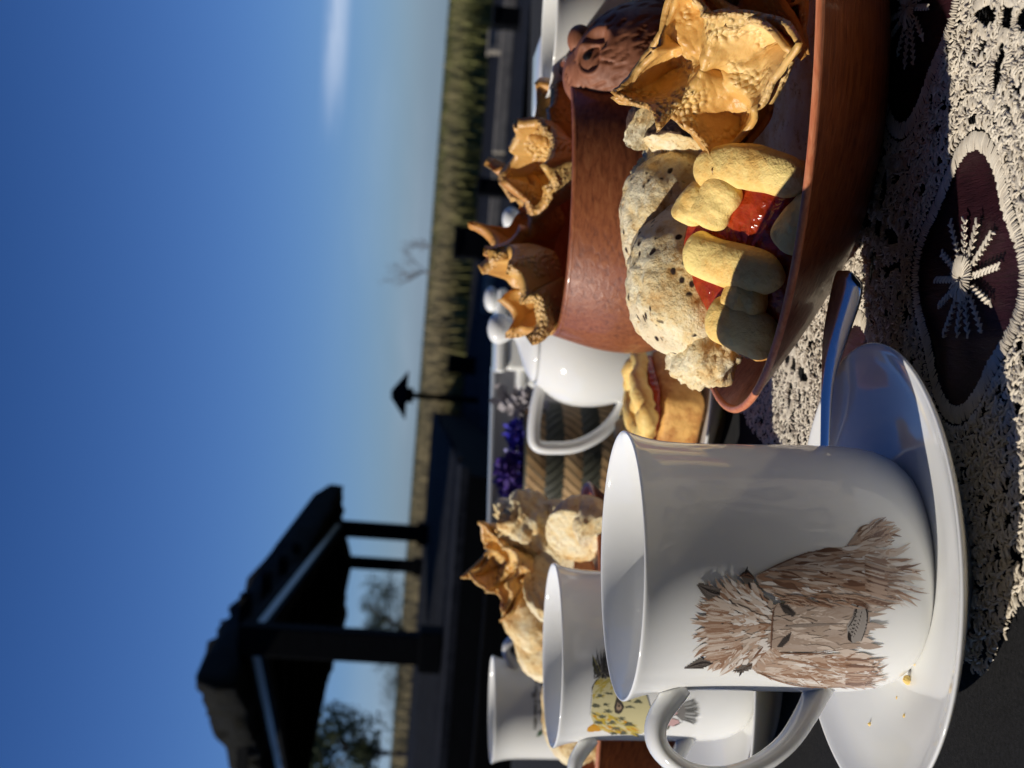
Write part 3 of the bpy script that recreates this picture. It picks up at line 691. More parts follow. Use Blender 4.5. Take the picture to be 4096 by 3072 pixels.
pt.stroke([(1395, 1160), (1425, 1110), (1442, 1052), (1472, 1046), (1492, 1090), (1484, 1165), (1462, 1228)], 9, BLK, taper=(.4, .5)); pt.stroke([(1398, 1180), (1402, 1220), (1415, 1238)], 18, BLK)
for k in range(60):
    x, y = R.uniform(1000, 1420), R.uniform(985, 1040); pt.stroke([(x, y), (x+60, y+R.uniform(-5, 25)), (x+100, y+R.uniform(0, 40))], R.uniform(5, 11), R.choice((DBR, BRN, TAN)))
pt.stroke([(925, 895), (1060, 830), (1200, 778), (1400, 748)], 7, DBR); pt.stroke([(925, 1390), (1050, 1438), (1200, 1466), (1470, 1466)], 8, BRN); pt.stroke([(960, 1260), (900, 1330)], 12, DBR); pt.stroke([(930, 905), (990, 885)], 22, BRN)
pt.done('painted_goat', G1)
# bird on the second mug
cz2 = lambda x, y: (768-(2450+.3749*y)/4, (2250+.3749*x)/4)
R = random.Random(5); pt = Painting(P2, cz2)
YEL, PYL, GRN, ORA, DGR = (.52, .38, .06), (.60, .54, .30), (.11, .115, .075), (.56, .27, .02), (.045, .043, .04)
hd = [(300, 930), (310, 820), (350, 730), (430, 660), (560, 635), (720, 660), (840, 760), (900, 900), (950, 1060), (960, 1200), (900, 1280), (760, 1305), (560, 1295), (400, 1255), (330, 1180), (295, 1080)]
pt.poly(hd, PYL, .00004)
fur(pt, [(300, 1060), (420, 1050), (720, 1180), (760, 1300), (420, 1250), (330, 1190)], 120, lambda x, y: (1, .45), 110, 20, [YEL, YEL, ORA, PYL, GRN, (.60, .46, .12)], R)
fur(pt, [(310, 930), (320, 800), (430, 670), (560, 640), (600, 760), (420, 900)], 70, lambda x, y: (.6, -.5), 90, 24, [YEL, PYL, PYL, (.45, .38, .12)], R)
for (x, y) in [(480, 860), (390, 890), (560, 760), (450, 985), (350, 985), (340, 1000), (690, 930), (715, 1010), (700, 1190), (620, 1130), (520, 1170), (480, 1050), (420, 1110), (600, 690), (800, 950), (640, 1280), (560, 1240), (380, 1170), (540, 1290)]:
    for k in range(7): pt.stroke([(x+R.uniform(-50, 10), y+R.uniform(-22, 22)), (x+10, y+R.uniform(-16, 16)), (x+55+R.uniform(-20, 10), y+R.uniform(-14, 30))], R.uniform(8, 17), R.choice((GRN, GRN, (.16, .165, .12))))
pt.poly([(330, 1190), (215, 1262), (300, 1275), (420, 1262), (360, 1200)], ORA)
pt.poly([(580, 885), (630, 950), (660, 1010), (630, 1065), (600, 1085), (560, 1070), (550, 1010)], (.07, .06, .05)); pt.poly([(585, 955), (620, 985), (635, 1020), (600, 1050), (575, 1030)], (.36, .26, .18)); pt.poly([(595, 980), (615, 990), (612, 1010), (592, 1005)], BLK)
pt.stroke([(290, 1090), (300, 960), (312, 820), (360, 730), (430, 670)], 14, DGR, taper=(.3, .3))
for k in range(60):
    y = R.uniform(350, 620); x = R.uniform(330, 540); pt.stroke([(440+(x-440)*.4+R.uniform(-15, 15), 640), (x, y+90), (x+R.uniform(-20, 30), y)], R.uniform(10, 22), R.choice((DGR, (.08, .075, .07), (.14, .13, .125), DGR)))
pt.stroke([(390, 680), (320, 540), (268, 400)], 20, (.09, .09, .03)); pt.stroke([(420, 660), (350, 520), (300, 420)], 18, (.42, .38, .16))
pt.poly([(1120, 980), (1200, 940), (1290, 980), (1340, 1060), (1330, 1130), (1280, 1160), (1200, 1090), (1140, 1060)], (.20, .19, .18))
pt.poly([(1100, 1170), (1160, 1130), (1240, 1150), (1250, 1190), (1180, 1215), (1090, 1200)], (.56, .36, .35)); pt.poly([(1130, 1010), (1200, 1010), (1230, 1080), (1160, 1110)], (.52, .34, .33))
for k in range(70):
    a = R.uniform(-.9, .9); r0, r1 = 1290, 1370; pt.stroke([(1230+80*math.cos(a), 1060+110*math.sin(a)), (1290+95*math.cos(a), 1060+140*math.sin(a)), (1330+R.uniform(90, 150)*math.cos(a), 1060+R.uniform(150, 190)*math.sin(a))], R.uniform(8, 18), R.choice(((.15, .15, .14), (.28, .28, .27), (.42, .42, .41), (.10, .10, .095))))
pt.stroke([(1120, 1000), (1140, 1110), (1060, 1230), (950, 1245)], 14, DGR, taper=(.5, .5)); pt.stroke([(1140, 1110), (1260, 1080)], 10, DGR); pt.stroke([(1180, 1215), (1280, 1170)], 12, DGR); pt.poly([(1050, 1220), (1150, 1210), (1130, 1250), (1060, 1250)], (.13, .12, .10))
for k in range(20): pt.stroke([(980+R.uniform(0, 100), 1270+R.uniform(-15, 20)), (1030+R.uniform(0, 90), 1290)], R.uniform(8, 16), R.choice((YEL, GRN, PYL)))
pt.done('painted_bird', G2)
# handwriting on the third mug: two lines of looping script and a green leaf sprig
cz3 = lambda x, y: (768-(2550+.3147*y)/4, (1950+.3147*x)/4)
pt = Painting(P3, cz3); R = random.Random(9)
for row, (xa, xb, y0, y1) in enumerate(((620, 600, 500, 1170), (715, 690, 540, 1100))):
    y = y1; 
    while y > y0:
        xx = xa+(xb-xa)*(y-y0)/(y1-y0); tall = R.random() < .25; pt.stroke([(xx+18, y), (xx-(55 if tall else 14), y-14), (xx+16, y-26), (xx-10, y-40)], 11, (.03, .028, .025), taper=(.6, .6)); y -= R.choice((34, 38, 44, 62))
for k in range(9): pt.stroke([(700-k*6, 1190), (665+R.uniform(-20, 20), 1225+R.uniform(-15, 15)), (620+R.uniform(-5, 30), 1265+R.uniform(-25, 5))], 20, (.05, .12, .04))
pt.done('handwriting', G3)

def spoon(label, pts, wid, thick=.16, up=(0, 0, 1)):
    path = smooth_path(pts, 6); n = len(path); ws = np.interp(np.linspace(0, 1, n), np.linspace(0, 1, len(wid)), wid)
    V, F = tube(path, list(ws), 14, (1, thick), up=up); o = link_mesh('teaspoon', V, F, STEEL); subsurf(o, 1)
    return tag(o, label, 'spoon', 'steel teaspoons on the saucers')
spoon('steel teaspoon lying across the saucer of the goat mug', [(.0395, .3975, .0275), (.034, .4015, .0270), (.010, .4195, .0262), (-.020, .4395, .0205), (-.040, .4500, .0165), (-.052, .4545, .0150), (-.072, .4585, .0155)], [.0012, .0058, .0066, .0055, .0030, .0024, .0022, .0030, .0085, .0100, .0060, .0010], .30, (-.25, -.45, .86))
spoon('steel teaspoon lying on the saucer of the spotted bird mug', [(-.205, .538, .0285), (-.190, .536, .0270), (-.160, .532, .0190), (-.130, .528, .0175), (-.105, .527, .0185), (-.090, .528, .0205)], [.001, .005, .006, .004, .0025, .0022, .003, .008, .009, .001], .22)
R = random.Random(4)
for i, (u, v) in enumerate([(96, 893), (88, 908), (70, 898), (52, 905), (44, 870), (104, 915)]):
    z = .015; s = .0016 if i < 2 else .0007
    for _ in range(6):
        p = at_z(u, v, z); r = math.hypot(p[0]-P1[0], p[1]-P1[1])/.0725; z = .003+float(np.interp(r, [.0, .375, .425, .575, .75, .875, .97], [.0085, .0085, .0095, .011, .0145, .0156, .0188]))+s*.6-.0006
    p = at_z(u, v, z)
    V, F = sphere(8, 6); V = np.array([q*s*(1+.4*nz(q, 2, i)) for q in V])+p
    tag(link_mesh('crumb', V, F, DOUGH), 'large yellow pastry crumb against the foot of the goat mug' if i == 0 else ('coarse yellow crumb on the saucer below the goat mug handle' if i == 1 else 'tiny pale crumb scattered on the large saucer of the goat mug'), 'crumb', 'crumbs on the saucer')

# ------------------------------------------------------------------ bowls
def oval_bowl(name, label, cat, c, a, b, h, rot, outer, inner, rimm, s0=.35, pw=.55, th=.0040, tilt=None, group=None, bulge=0, prof=None):
    cx, cy, z0 = c; t = thing(name, label, cat, c, group); n = 96; cr, sr = math.cos(rot), math.sin(rot)
    def ring(s, z, inset=0):
        out = []
        for k in range(n):
            q = 2*PI*k/n; x = (a*s-inset)*math.copysign(abs(math.cos(q))**.96, math.cos(q)); y = (b*s-inset)*math.copysign(abs(math.sin(q))**1.0, math.sin(q))
            dz = (tilt(x/a, y/b)*z/h if tilt else 0)
            out.append((cx+x*cr-y*sr, cy+x*sr+y*cr, z0+z+dz))
        return out
    zs = [0, .002, .006, .012, .02, .03, .04, .05, .06, .07, .08, .09, .1]; zs = [z for z in zs if z < h-.004]+[h]
    f = lambda z: s0+(1-s0)*(z/h)**pw+bulge*math.sin(PI*min(1, z/h))
    if prof: f = lambda z: float(np.interp(z/h, [q[0] for q in prof], [q[1] for q in prof]))
    V = ring(.001, 0)
    for z in zs: V += ring(f(z), z)
    subsurf(link_mesh('shell', V, grid_faces(len(zs)+1, n), outer, parent=t), 1)
    V = []; zi = [th+.001]+[z for z in zs if z > th+.003]
    V += ring(.001, zi[0])
    for z in zi: V += ring(f(z), z, th)
    subsurf(link_mesh('inside', V, [tuple(reversed(q)) for q in grid_faces(len(zi)+1, n)], inner, parent=t), 1)
    P = ring(f(h), h, th*.5); P.append(P[0]); P.append(P[1])
    V, F = tube(P, th*.50, 8, cap=False); link_mesh('rim', V, F, rimm, parent=t)
    return t
FB = (.119, .473, .0035)
BB = .0420
oval_bowl('wooden_bowl', 'reddish laminated wooden bowl heaped with pastries beside the goat mug', 'bowl', FB, .128, .095, BB, 0, WOOD, WOOD, WOODRIM, .45, .72, .0030, group='wooden bowls of pastries')

# third wooden bowl, behind the mugs on the left
q = at_z(285, 590, .062); LB_ = (q[0]-.108, q[1]+.01, .001)
oval_bowl('wooden_bowl', 'orange-brown wooden bowl of torn breads behind the spotted bird mug', 'bowl', LB_, .108, .072, .060, 0, WOOD, CLAYIN, WOODRIM, .45, .72, .0030, group='wooden bowls of pastries')

# carved animal bowl: oval body with a notched head at its right end
AB = (.097, .646, .001); AH = .0945
t = oval_bowl('animal_bowl', 'smooth carved wooden bowl shaped like an animal with a notched head', 'bowl', AB, .080, .074, AH, 0, CLAY, CLAYIN, CLAY, .50, .45, .0045, prof=[(0, .42), (.08, .60), (.2, .80), (.38, .945), (.55, 1.0), (.72, .99), (.88, .945), (1, .90)])
def carve(name, c, rad, rot, feats, notches, seed, res=(150, 110)):
    V, F = sphere(*res); M = eul(*rot); R = random.Random(seed); out = []
    cen = np.array(c); nd = []
    for k in range(notches):
        d = np.array([R.gauss(0, 1), -abs(R.gauss(0, 1)), R.gauss(0, 1)]); d /= np.linalg.norm(d)
        ax = np.array([.55, 0, -.85])+np.array([R.gauss(0, .25), 0, R.gauss(0, .25)]); ax -= d*ax.dot(d); ax /= np.linalg.norm(ax); nd.append((d, ax, np.cross(d, ax)))
    D = np.array([x[0] for x in nd]); A = np.array([x[1] for x in nd]); B = np.array([x[2] for x in nd])
    Pw = (V*np.array(rad)) @ M.T; nrm = (V/np.array(rad)) @ M.T; nrm /= np.linalg.norm(nrm, axis=1)[:, None]
    Uq = Pw/np.linalg.norm(Pw, axis=1)[:, None]
    h = np.zeros(len(V))
    for k in range(notches):
        e = Uq-D[k]; la, lb = e @ A[k], e @ B[k]; g = np.exp(-(la/.12)**4-(lb/.019)**2)*(Uq @ D[k] > .5); h -= .0015*g; h += .0004*np.exp(-(la/.12)**4-((lb-.035)/.02)**2)*(Uq @ D[k] > .5)
    W = Pw+cen
    for (p, r, dep, ring) in feats:
        dd = np.linalg.norm(W-np.array(p), axis=1); h -= dep*np.exp(-(dd/r)**4)
        if ring: h += ring*np.exp(-((dd-r*1.35)/(r*.40))**2)
    h += np.array([.0007*fbm(p, 60, seed) for p in W])
    return W+nrm*h[:, None], F
HY = .575
hc = at_y(713, 640, HY+.022)
hole, brow = at_y(710, 591, HY+.008), at_y(727, 595, HY+.004)
V, F = carve('head', hc, (.0250, .026, .0335), (0, math.radians(-20), 0), [(hole, .0050, .0095, .0016), (brow, .0058, .0030, .0012)], 120, 3)
HEADM = m_wood('notched_wood', (.19, .062, .028), (.30, .112, .055), (.37, .15, .08), (10, 30, 30), (0, 0, 0), .55, 0, .0002)
hd_ = link_mesh('head', V, F, HEADM, parent=t)
V, F = carve('neck', at_y(696, 602, HY+.03), (.020, .024, .0185), (0, math.radians(35), 0), [], 60, 6, (110, 80)); link_mesh('neck', V, F, HEADM, parent=t)
V, F = sphere(32, 20); e = at_y(728, 580, HY+.028); V = V*np.array([.0075, .0055, .0062])+e; link_mesh('ear', V, F, HEADM, parent=hd_)
EYE = mat('eye_hole', (.006, .004, .003), .4); V, F = sphere(20, 14); V = V*.0042+at_y(710, 591, HY+.0125); link_mesh('eye', V, F, EYE, parent=hd_)

# ------------------------------------------------------------------ pastries
def frame(n, roll=0):
    n = np.array(n, float); n /= np.linalg.norm(n); x = np.cross([0, 0, 1], n)
    if np.linalg.norm(x) < 1e-3: x = np.array([1., 0, 0])
    x /= np.linalg.norm(x); y = np.cross(n, x); c, s = math.cos(roll), math.sin(roll)
    return np.stack([c*x+s*y, -s*x+c*y, n], 1)
def star_pastry(label, c, n, R, seed, roll=0, lift=.5, m=None, bulge=.28, group='star-shaped fried pastries', pet=4, layers=2, thick=.0022, fold=.55, rv=.47, bl=1.0):
    """two squares of dough laid corner over side, corners pinched up into curled petals, a filled pocket in the middle"""
    m = m or FRIED; M = frame(n, roll); c = np.array(c); rr = random.Random(seed)
    lowest = c+M @ np.array([0, 0, -R*.2]); t = thing('star_pastry', label, 'pastry', (c[0], c[1], lowest[2]), group)
    for L in range(layers):
        V = []; nr, ns = 30, 144; off = L*PI/pet; tipv = [rr.uniform(.8, 1.15) for _ in range(pet)]; tw = [rr.uniform(-.35, .35) for _ in range(pet)]
        E_ = []
        for i in range(nr):
            rho = (i+.02)/(nr-1)
            for j in range(ns):
                th = 2*PI*j/ns; k = int(round((th-off)/(2*PI/pet))) % pet
                d = th-off-round((th-off)/(2*PI/pet))*2*PI/pet; ad = abs(d); half = PI/pet; tip = tipv[k]
                cs, sn = rv*math.cos(half), rv*math.sin(half)
                e = tip*sn/((tip-cs)*math.sin(ad)+sn*math.cos(ad)); f = ad/half           # straight-sided petal, f: 0 on its axis, 1 in the notch
                r = rho*e*R; q = max(0, (rho*e-.40)/(tip-.40))                            # q: how far out along the petal
                z = lift*R*(.30*rho**2+1.05*q**1.5*tip)
                z += fold*R*(.55*rho**1.5*f*(1-.5*q)+.30*q*(min(1, ad*rho*e/.12)))         # sides of each petal stand up into a trough
                z += tw[k]*R*.9*rho*rho*d
                if L == layers-1: z += bulge*R*math.exp(-(rho*e/.40)**2)*(1+.25*math.cos(2*th+seed))
                else: z -= bulge*R*.45*math.exp(-(rho*e/.6)**2)
                z += .05*R*L
                pull = 1-.28*lift*q**1.3
                sw = (1-.35*q*(1-f))                                                       # pinch the petal narrower towards its tip
                an = off+(k if abs(th-off-k*2*PI/pet) < PI else k-pet)*0+th-d+d*sw
                p = np.array([r*math.cos(an)*pull, r*math.sin(an)*pull, z])
                w = np.array([nz(p, (2.2 if bl > .5 else 1.3)/R, seed+L), nz(p, 2.2/R, seed+5+L), nz(p, 2.2/R, seed+9+L)])*R*.15*rho
                p = p+w; p[2] += bl*(R*.05*max(0, nz(p, 9/R, seed+2))*(1-.5*q)+R*.016*nz(p, 22/R, seed+3))
                V.append(c+M @ p); E_.append(max(0, (rho-.80)/.20)*.6+.5*q*q)
        F = grid_faces(nr, ns)
        o = link_mesh('dough_layer', V, F, m, parent=t); solid(o, thick, 0)
        at_ = o.data.attributes.new('edge', 'FLOAT', 'POINT'); at_.data.foreach_set('value', np.clip(np.array(E_, dtype=np.float32), 0, 1))
    return t
fp = lambda u, v, y: at_y(u, v, y)
# front bowl
star_pastry('large blistered golden star pastry leaning over the wooden bowl rim', fp(714, 734, .440), (-.44, -.62, .64), .0445, 3, .50, .44, FRIED, .36)
star_pastry('dark amber star pastry tucked behind the blistered golden one', fp(782, 768, .440), (-.30, -.66, .68), .040, 8, .9, .30, FRIED2, .34)
def bread(name, label, c, rad, rot, seed, m=(BREAD, CRUMB), cut=None, group=None, amp=.07, freq=1.7, char=False):
    V, F = sphere(72, 44); M = eul(*rot); c = np.array(c); out = []; flag = []
    for p in V:
        h = 1+amp*fbm(p, freq, seed, 3)+amp*.45*nz(p, freq*4, seed+4)+amp*.25*nz(p, freq*9, seed+8); q = p*h*np.array(rad); k = 0
        if cut is not None:
            n, d = np.array(cut[0]), cut[1]; n = n/np.linalg.norm(n); s = q.dot(n)-d*min(rad)
            if s > 0: q = q-n*s*(.96)+n*.0007*fbm(q, 260, seed); k = 1
        out.append(c+M @ q); flag.append(k)
    o = link_mesh(name, out, F, list(m)); idx = [1 if sum(flag[i] for i in f) >= len(f)-1 else 0 for f in F]
    o.data.polygons.foreach_set('material_index', idx); return tag(o, label, 'bread', group)
GB = 'breads in the front wooden bowl'
bread('seeded_roll', 'round cream roll with black seeds beside the jam tart', fp(487, 692, .482), (.031, .026, .026), (.2, .1, .3), 2, group=GB)
bread('seeded_roll', 'darker speckled roll behind the round cream roll', fp(551, 682, .505), (.031, .024, .026), (0, .2, -.3), 6, group=GB)
bread('torn_bread', 'torn white bread chunk with an open hole at the bowl end', fp(431, 708, .480), (.021, .018, .0150), (0, .35, .1), 9, (CRUMB, CRUMB), group=GB, amp=.2)
bread('torn_bread', 'rough pale bread piece under the curled pastry tip', fp(588, 690, .515), (.022, .02, .022), (0, 0, 0), 12, (CRUMB, CRUMB), group=GB, amp=.2)
bread('charred_bread', 'white puffy bread with charred top beside the animal head', fp(645, 662, .500), (.0175, .014, .0135), (0, .5, .3), 15, (CHAR, CRUMB), (( -.5, -.3, -.8), -.15), group=GB)
bread('charred_bread', 'charred bread strip between the pastry and the rolls', fp(622, 690, .490), (.016, .012, .018), (0, .2, .3), 17, (CHAR, CRUMB), ((-.9, 0, .1), .3), group=GB)
bread('charred_bread', 'white bread piece at the neck of the animal bowl, above the amber pastry', fp(743, 697, .505), (.020, .016, .014), (0, .9, .2), 19, (CHAR, CRUMB), ((-.6, -.2, .6), -.1), group=GB)
bread('torn_bread', 'brown roasted bread deep inside the wooden bowl', (.118, .478, .023), (.066, .046, .012), (0, 0, 0), 23, (BREADP, BREADP), group=GB)

# jam tart leaning in the front bowl: dough base, jam, fat lattice strips
TP, TN = at_y(515, 745, .437), np.array([-.18, -.62, .76]); TN = TN/np.linalg.norm(TN)
tp = lambda u, v, off=0: at_plane(u, v, TP, TN)+TN*off
def slab(poly, z0, z1, plane, nrm, m, name, parent, sub=True, jit=0, seed=0):
    R = random.Random(seed); pts = []
    P = [plane(*p) for p in poly]; P = smooth_path(P+[P[0]], 5)[:-1]; c = np.mean(P, 0); n = len(P); V = []
    for s, z in ((.0, z0), (.90, z0), (1.0, z0+(z1-z0)*.3), (1.0, z0+(z1-z0)*.75), (.94, z1), (.5, z1+.0006), (0.001, z1)):
        for q in P: V.append(c+(q-c)*max(s, .001)+nrm*(z+jit*nz(q, 120, seed)))
    return link_mesh(name, V, grid_faces(7, n), m, parent=parent)
t = thing('jam_tart', 'lattice-topped jam tart slice leaning inside the wooden bowl', 'tart', (TP[0], TP[1], .02))
outline = [(603, 702), (606, 785), (565, 812), (485, 800), (425, 772), (404, 745), (440, 712), (498, 683), (545, 682)]
slab(outline, -.016, -.004, tp, TN, DOUGHB, 'base', t, jit=.001); slab([((u-515)*.95+515, (v-757)*.95+757) for u, v in outline], -.0045, .0005, tp, TN, JAM, 'jam', t, jit=.0016, seed=2)
for i, (pts, r) in enumerate((([(596, 698), (602, 750), (585, 812)], .0080), ([(592, 738), (564, 718), (541, 709)], .0084), ([(522, 690), (507, 722), (490, 790)], .0086),
                              ([(478, 728), (469, 748), (462, 770)], .0072), ([(455, 712), (443, 741), (424, 782)], .0092), ([(566, 826), (544, 802), (520, 784)], .0076), ([(580, 712), (560, 694), (545, 688)], .0065))):
    P = smooth_path([tp(u, v, .0025) for u, v in pts], 7); n = len(P)
    rad = [r*(1-.75*abs(2*k/(n-1)-1)**7)*(1+.10*nz(P[k], 160, i)) for k in range(n)]
    V, F = tube(P, rad, 18, (1, .60), up=TN); V = [p+TN*.0010*fbm(p, 260, i, 2) for p in V]; subsurf(link_mesh('lattice_strip', V, F, DOUGH, parent=t), 1)

# star pastries in the animal bowl
GA = 'fried pastries in the animal bowl'
star_pastry('golden fried pastry with a rounded horn tip at the end of the animal bowl', fp(492, 556, .655), (-.45, -.25, .85), .036, 31, .2, .72, FRIED, .08, GA, rv=.68, fold=.25, layers=1, thick=.007, bl=.25)
star_pastry('brown leaf-tipped fried pastry in the middle of the animal bowl', fp(536, 556, .675), (.25, -.2, .9), .036, 37, 1.0, .85, FRIED2, .08, GA, rv=.60, fold=.3, layers=1, thick=.006, bl=.25)
star_pastry('curled orange fried pastry in front of the animal head', fp(604, 572, .655), (-.2, -.35, .9), .034, 41, .5, .70, FRIED, .08, GA, rv=.68, fold=.5, layers=1, thick=.005, bl=.25)
star_pastry('folded golden fried pastry next to the animal head', fp(640, 575, .675), (.3, -.2, .9), .030, 43, 1.3, .62, FRIED, .08, GA, rv=.68, fold=.3, layers=1, thick=.006, bl=.25)

# breads and pastries in the left bowl
GL = 'breads in the left wooden bowl'; by = LB_[1]
bread('fluffy_bread', 'fluffy pale bread top beside the purple flowers', fp(247, 528, by), (.017, .017, .020), (0, .3, .2), 51, (CRUMB, CRUMB), group=GL, amp=.25)
bread('bread_slice', 'thick white bread slice with brown crust in the left bowl', fp(228, 552, by-.01), (.026, .018, .020), (0, .3, .4), 52, (BREADP, CRUMB), ((-.5, -.6, .5), .15), group=GL)
bread('bread_slice', 'toasted bread half showing its pale cut face by the goat mug', fp(236, 574, by-.035), (.024, .018, .017), (0, .5, .2), 53, (BREADP, CRUMB), ((-.7, -.5, .1), .2), group=GL)
bread('bread_slice', 'brown bread end with white cut face low in the left bowl', fp(240, 598, by-.045), (.017, .015, .014), (0, -.3, .2), 54, (BREADP, CRUMB), ((-.8, -.5, .0), .25), group=GL)
bread('bread_slice', 'pale bread half standing next to the rim of the spotted bird mug', fp(186, 560, by-.015), (.025, .016, .022), (0, .2, .1), 55, (BREADP, CRUMB), ((.3, -.8, .3), .2), group=GL)
bread('bread_roll', 'small brown roll at the back of the left bowl', fp(152, 535, by+.02), (.022, .02, .02), (0, 0, .3), 56, (BREADP, BREADP), group=GL)
bread('bread_roll', 'golden roll framed by the handle of the mug with handwriting', fp(128, 548, by+.03), (.026, .022, .022), (0, 0, .1), 57, (BREADP, BREADP), group=GL)
bread('bread_roll', 'speckled brown roll showing behind the handle of the spotted bird mug', fp(60, 575, by-.01), (.034, .022, .020), (0, 0, .1), 58, (BREADP, CRUMB), group=GL)
bread('bread_roll', 'brown bread heap lying in the bottom of the left bowl', (LB_[0], LB_[1], .034), (.085, .05, .030), (0, 0, 0), 59, (BREADP, BREADP), group=GL)
star_pastry('small orange pastry with one long upright tip on the left bread heap', fp(206, 522, by+.015), (-.1, -.55, .75), .034, 61, .4, .55, FRIED, .2, GL)

# jam tart slice on its own plate behind the goat mug
p = at_z(352, 712, .012); pl_c = (p[0]+.030, p[1]+.060, .001)
V, F = lathe([(0, .004), (.05, .004), (.062, .008), (.080, .0155), (.0815, .0165), (.082, .0160), (.081, .0145), (.062, .0055), (.048, 0), (0, 0)], 80, pl_c)
t = thing('plate', 'white china plate under the crumbly jam tart slices', 'plate', pl_c); link_mesh('dish', V, F, CHINA, parent=t)
p0 = at_z(358, 704, .010); t = thing('jam_tart', 'crumbly lattice jam tart block on a white plate next to the teapot', 'tart', (p0[0], p0[1]+.03, .007))
TX = np.array([.80, -.60, 0]); TY = np.array([.60, .80, 0]); TO = np.array([p0[0]-.006, p0[1]+.044, .007])
def tl(a, b, z): return TO+TX*a+TY*b+np.array([0, 0, z])
def rbox(a0, a1, b0, b1, z0, z1, m, name, par, seed, amp=.0015):
    V = []; 
    for i in range(24):
        for j in range(20):
            ph = PI*(j+.5)/20; th = 2*PI*i/24; f = lambda s: math.copysign(abs(s)**.35, s)
            x, y, z = f(math.sin(ph))*f(math.cos(th)), f(math.sin(ph))*f(math.sin(th)), f(math.cos(ph))
            q = tl((a0+a1)/2+x*(a1-a0)/2, (b0+b1)/2+y*(b1-b0)/2, (z0+z1)/2+z*(z1-z0)/2); V.append(q+amp*np.array([nz(q, 140, seed), nz(q, 140, seed+3), nz(q, 140, seed+5)]))
    F = grid_faces(24, 20)+[tuple((23*20+j, j, j+1, 23*20+j+1)) for j in range(19)]+[tuple(i*20 for i in range(24)), tuple(i*20+19 for i in range(24))[::-1]]
    V2 = V; F = []
    for i in range(24):
        for j in range(19): F.append((i*20+j, i*20+j+1, ((i+1) % 24)*20+j+1, ((i+1) % 24)*20+j))
    F += [tuple(i*20 for i in range(24)), tuple(i*20+19 for i in range(24))[::-1]]
    return link_mesh(name, V2, F, m, parent=par)
rbox(-.035, .035, -.028, .028, 0, .026, DOUGHB, 'base', t, 1); rbox(-.032, .032, -.025, .025, .024, .031, JAM, 'jam', t, 2)
for k, (a0, b0, a1, b1) in enumerate(((-.03, -.022, .03, -.026), (-.032, .0, .030, -.004), (-.03, .022, .03, .018), (-.026, -.026, -.020, .026), (.0, -.028, .004, .026), (.026, -.026, .028, .026))):
    P = smooth_path([tl(a0+(a1-a0)*s, b0+(b1-b0)*s, .0335+.002*math.sin(s*7+k)) for s in (0, .25, .5, .75, 1)], 5); rad = [.0066*(1-.7*abs(2*i/(len(P)-1)-1)**8)*(1+.28*nz(P[i], 150, k)) for i in range(len(P))]
    V, F = tube(P, rad, 14, (1, .8)); V = [q+np.array([0, 0, 1])*.0014*fbm(q, 220, k, 2) for q in V]; link_mesh('lattice_strip', V, F, DOUGH, parent=t)

# ------------------------------------------------------------------ teapot and other porcelain
def teapot(label, c, s, hpx=None, hy=None, hd=None):
    t = thing('teapot', label, 'teapot', c, 'white porcelain teapots')
    pr = [(0, .002), (.030, .002), (.033, 0), (.036, .002), (.043, .014), (.0475, .030), (.0485, .044), (.0465, .056), (.041, .066), (.0355, .0715), (.0345, .0740), (.033, .0735), (.034, .066), (.040, .05), (.03, .01), (0, .006)]
    V, F = lathe([(r*s, z*s) for r, z in pr], 72, c); subsurf(link_mesh('body', V, F, CHINA, parent=t), 1)
    pr = [(0, .070), (.030, .070), (.0335, .0745), (.0325, .0765), (.026, .0800), (.014, .0840), (.006, .0865), (.0055, .0885), (.0090, .0930), (.0105, .0975), (.0085, .1020), (.004, .1040), (0, .1044)]
    V, F = lathe([(r*s, z*s) for r, z in pr], 56, c); l = subsurf(link_mesh('lid', V, F, CHINA, parent=t), 1)
    C = np.array(c)
    if hpx: path = smooth_path([at_y(*dp(x, y), hy) for x, y in hpx], 5); upv = (0, 1, 0)
    else:
        d = np.array([math.cos(hd), math.sin(hd), 0]); path = smooth_path([C+d*r*s+np.array([0, 0, z*s]) for r, z in ((.040, .066), (.058, .070), (.076, .066), (.078, .048), (.066, .026), (.044, .018))], 5); upv = np.cross(d, [0, 0, 1])
    V, F = tube(path, .0052*s, 14, (.8, 1.15), up=upv); link_mesh('handle', V, F, CHINA, parent=t)
    d = np.array([1, .25, 0.]) if hd is None else -np.array([math.cos(hd), math.sin(hd), 0])
    path = smooth_path([C+d*r*s+np.array([0, 0, z*s]) for r, z in ((.040, .024), (.058, .034), (.070, .055), (.082, .070))], 6); V, F = tube(path, list(np.linspace(.013*s, .006*s, len(path))), 16); link_mesh('spout', V, F, CHINA, parent=t)
    return t
TC = at_z(437, 664, 0); TC = (TC[0], TC[1]+.040, .0012)
teapot('white porcelain teapot with angular handle beside the woven basket', TC, 1.13, [(1172, 825), (1160, 870), (1153, 930), (1160, 962), (1200, 968), (1250, 962), (1300, 935), (1335, 895), (1350, 860)], TC[1])
q = at_y(548, 532, 1.0); teapot('white porcelain teapot with tall round knob behind the animal bowl', (q[0], 1.0, .0012), .98, hd=math.radians(10))
def wbox(label, u0, u1, vt, y, hb, m, name='sugar_box', cat='container', dep=.05):
    a, b = at_y(u0, vt, y), at_y(u1, vt, y); zt = (a[2]+b[2])/2; t = thing(name, label, cat, ((a[0]+b[0])/2, y+dep/2, .001))
    V, F = box(a[0], b[0], y, y+dep, .001, zt-.012); bevel(link_mesh('box', V, F, m, parent=t), .005, 4)
    V, F = box(a[0]-.002, b[0]+.002, y-.002, y+dep+.002, zt-.0115, zt-.003); l = bevel(link_mesh('lid', V, F, m, parent=t), .003, 3)
    return t, l, ((a[0]+b[0])/2, y+dep/2, zt)
t, l, c = wbox('cream porcelain box with rounded lid behind the white teapot', 398, 478, 494, 1.12, 0, CHINA2, dep=.07)
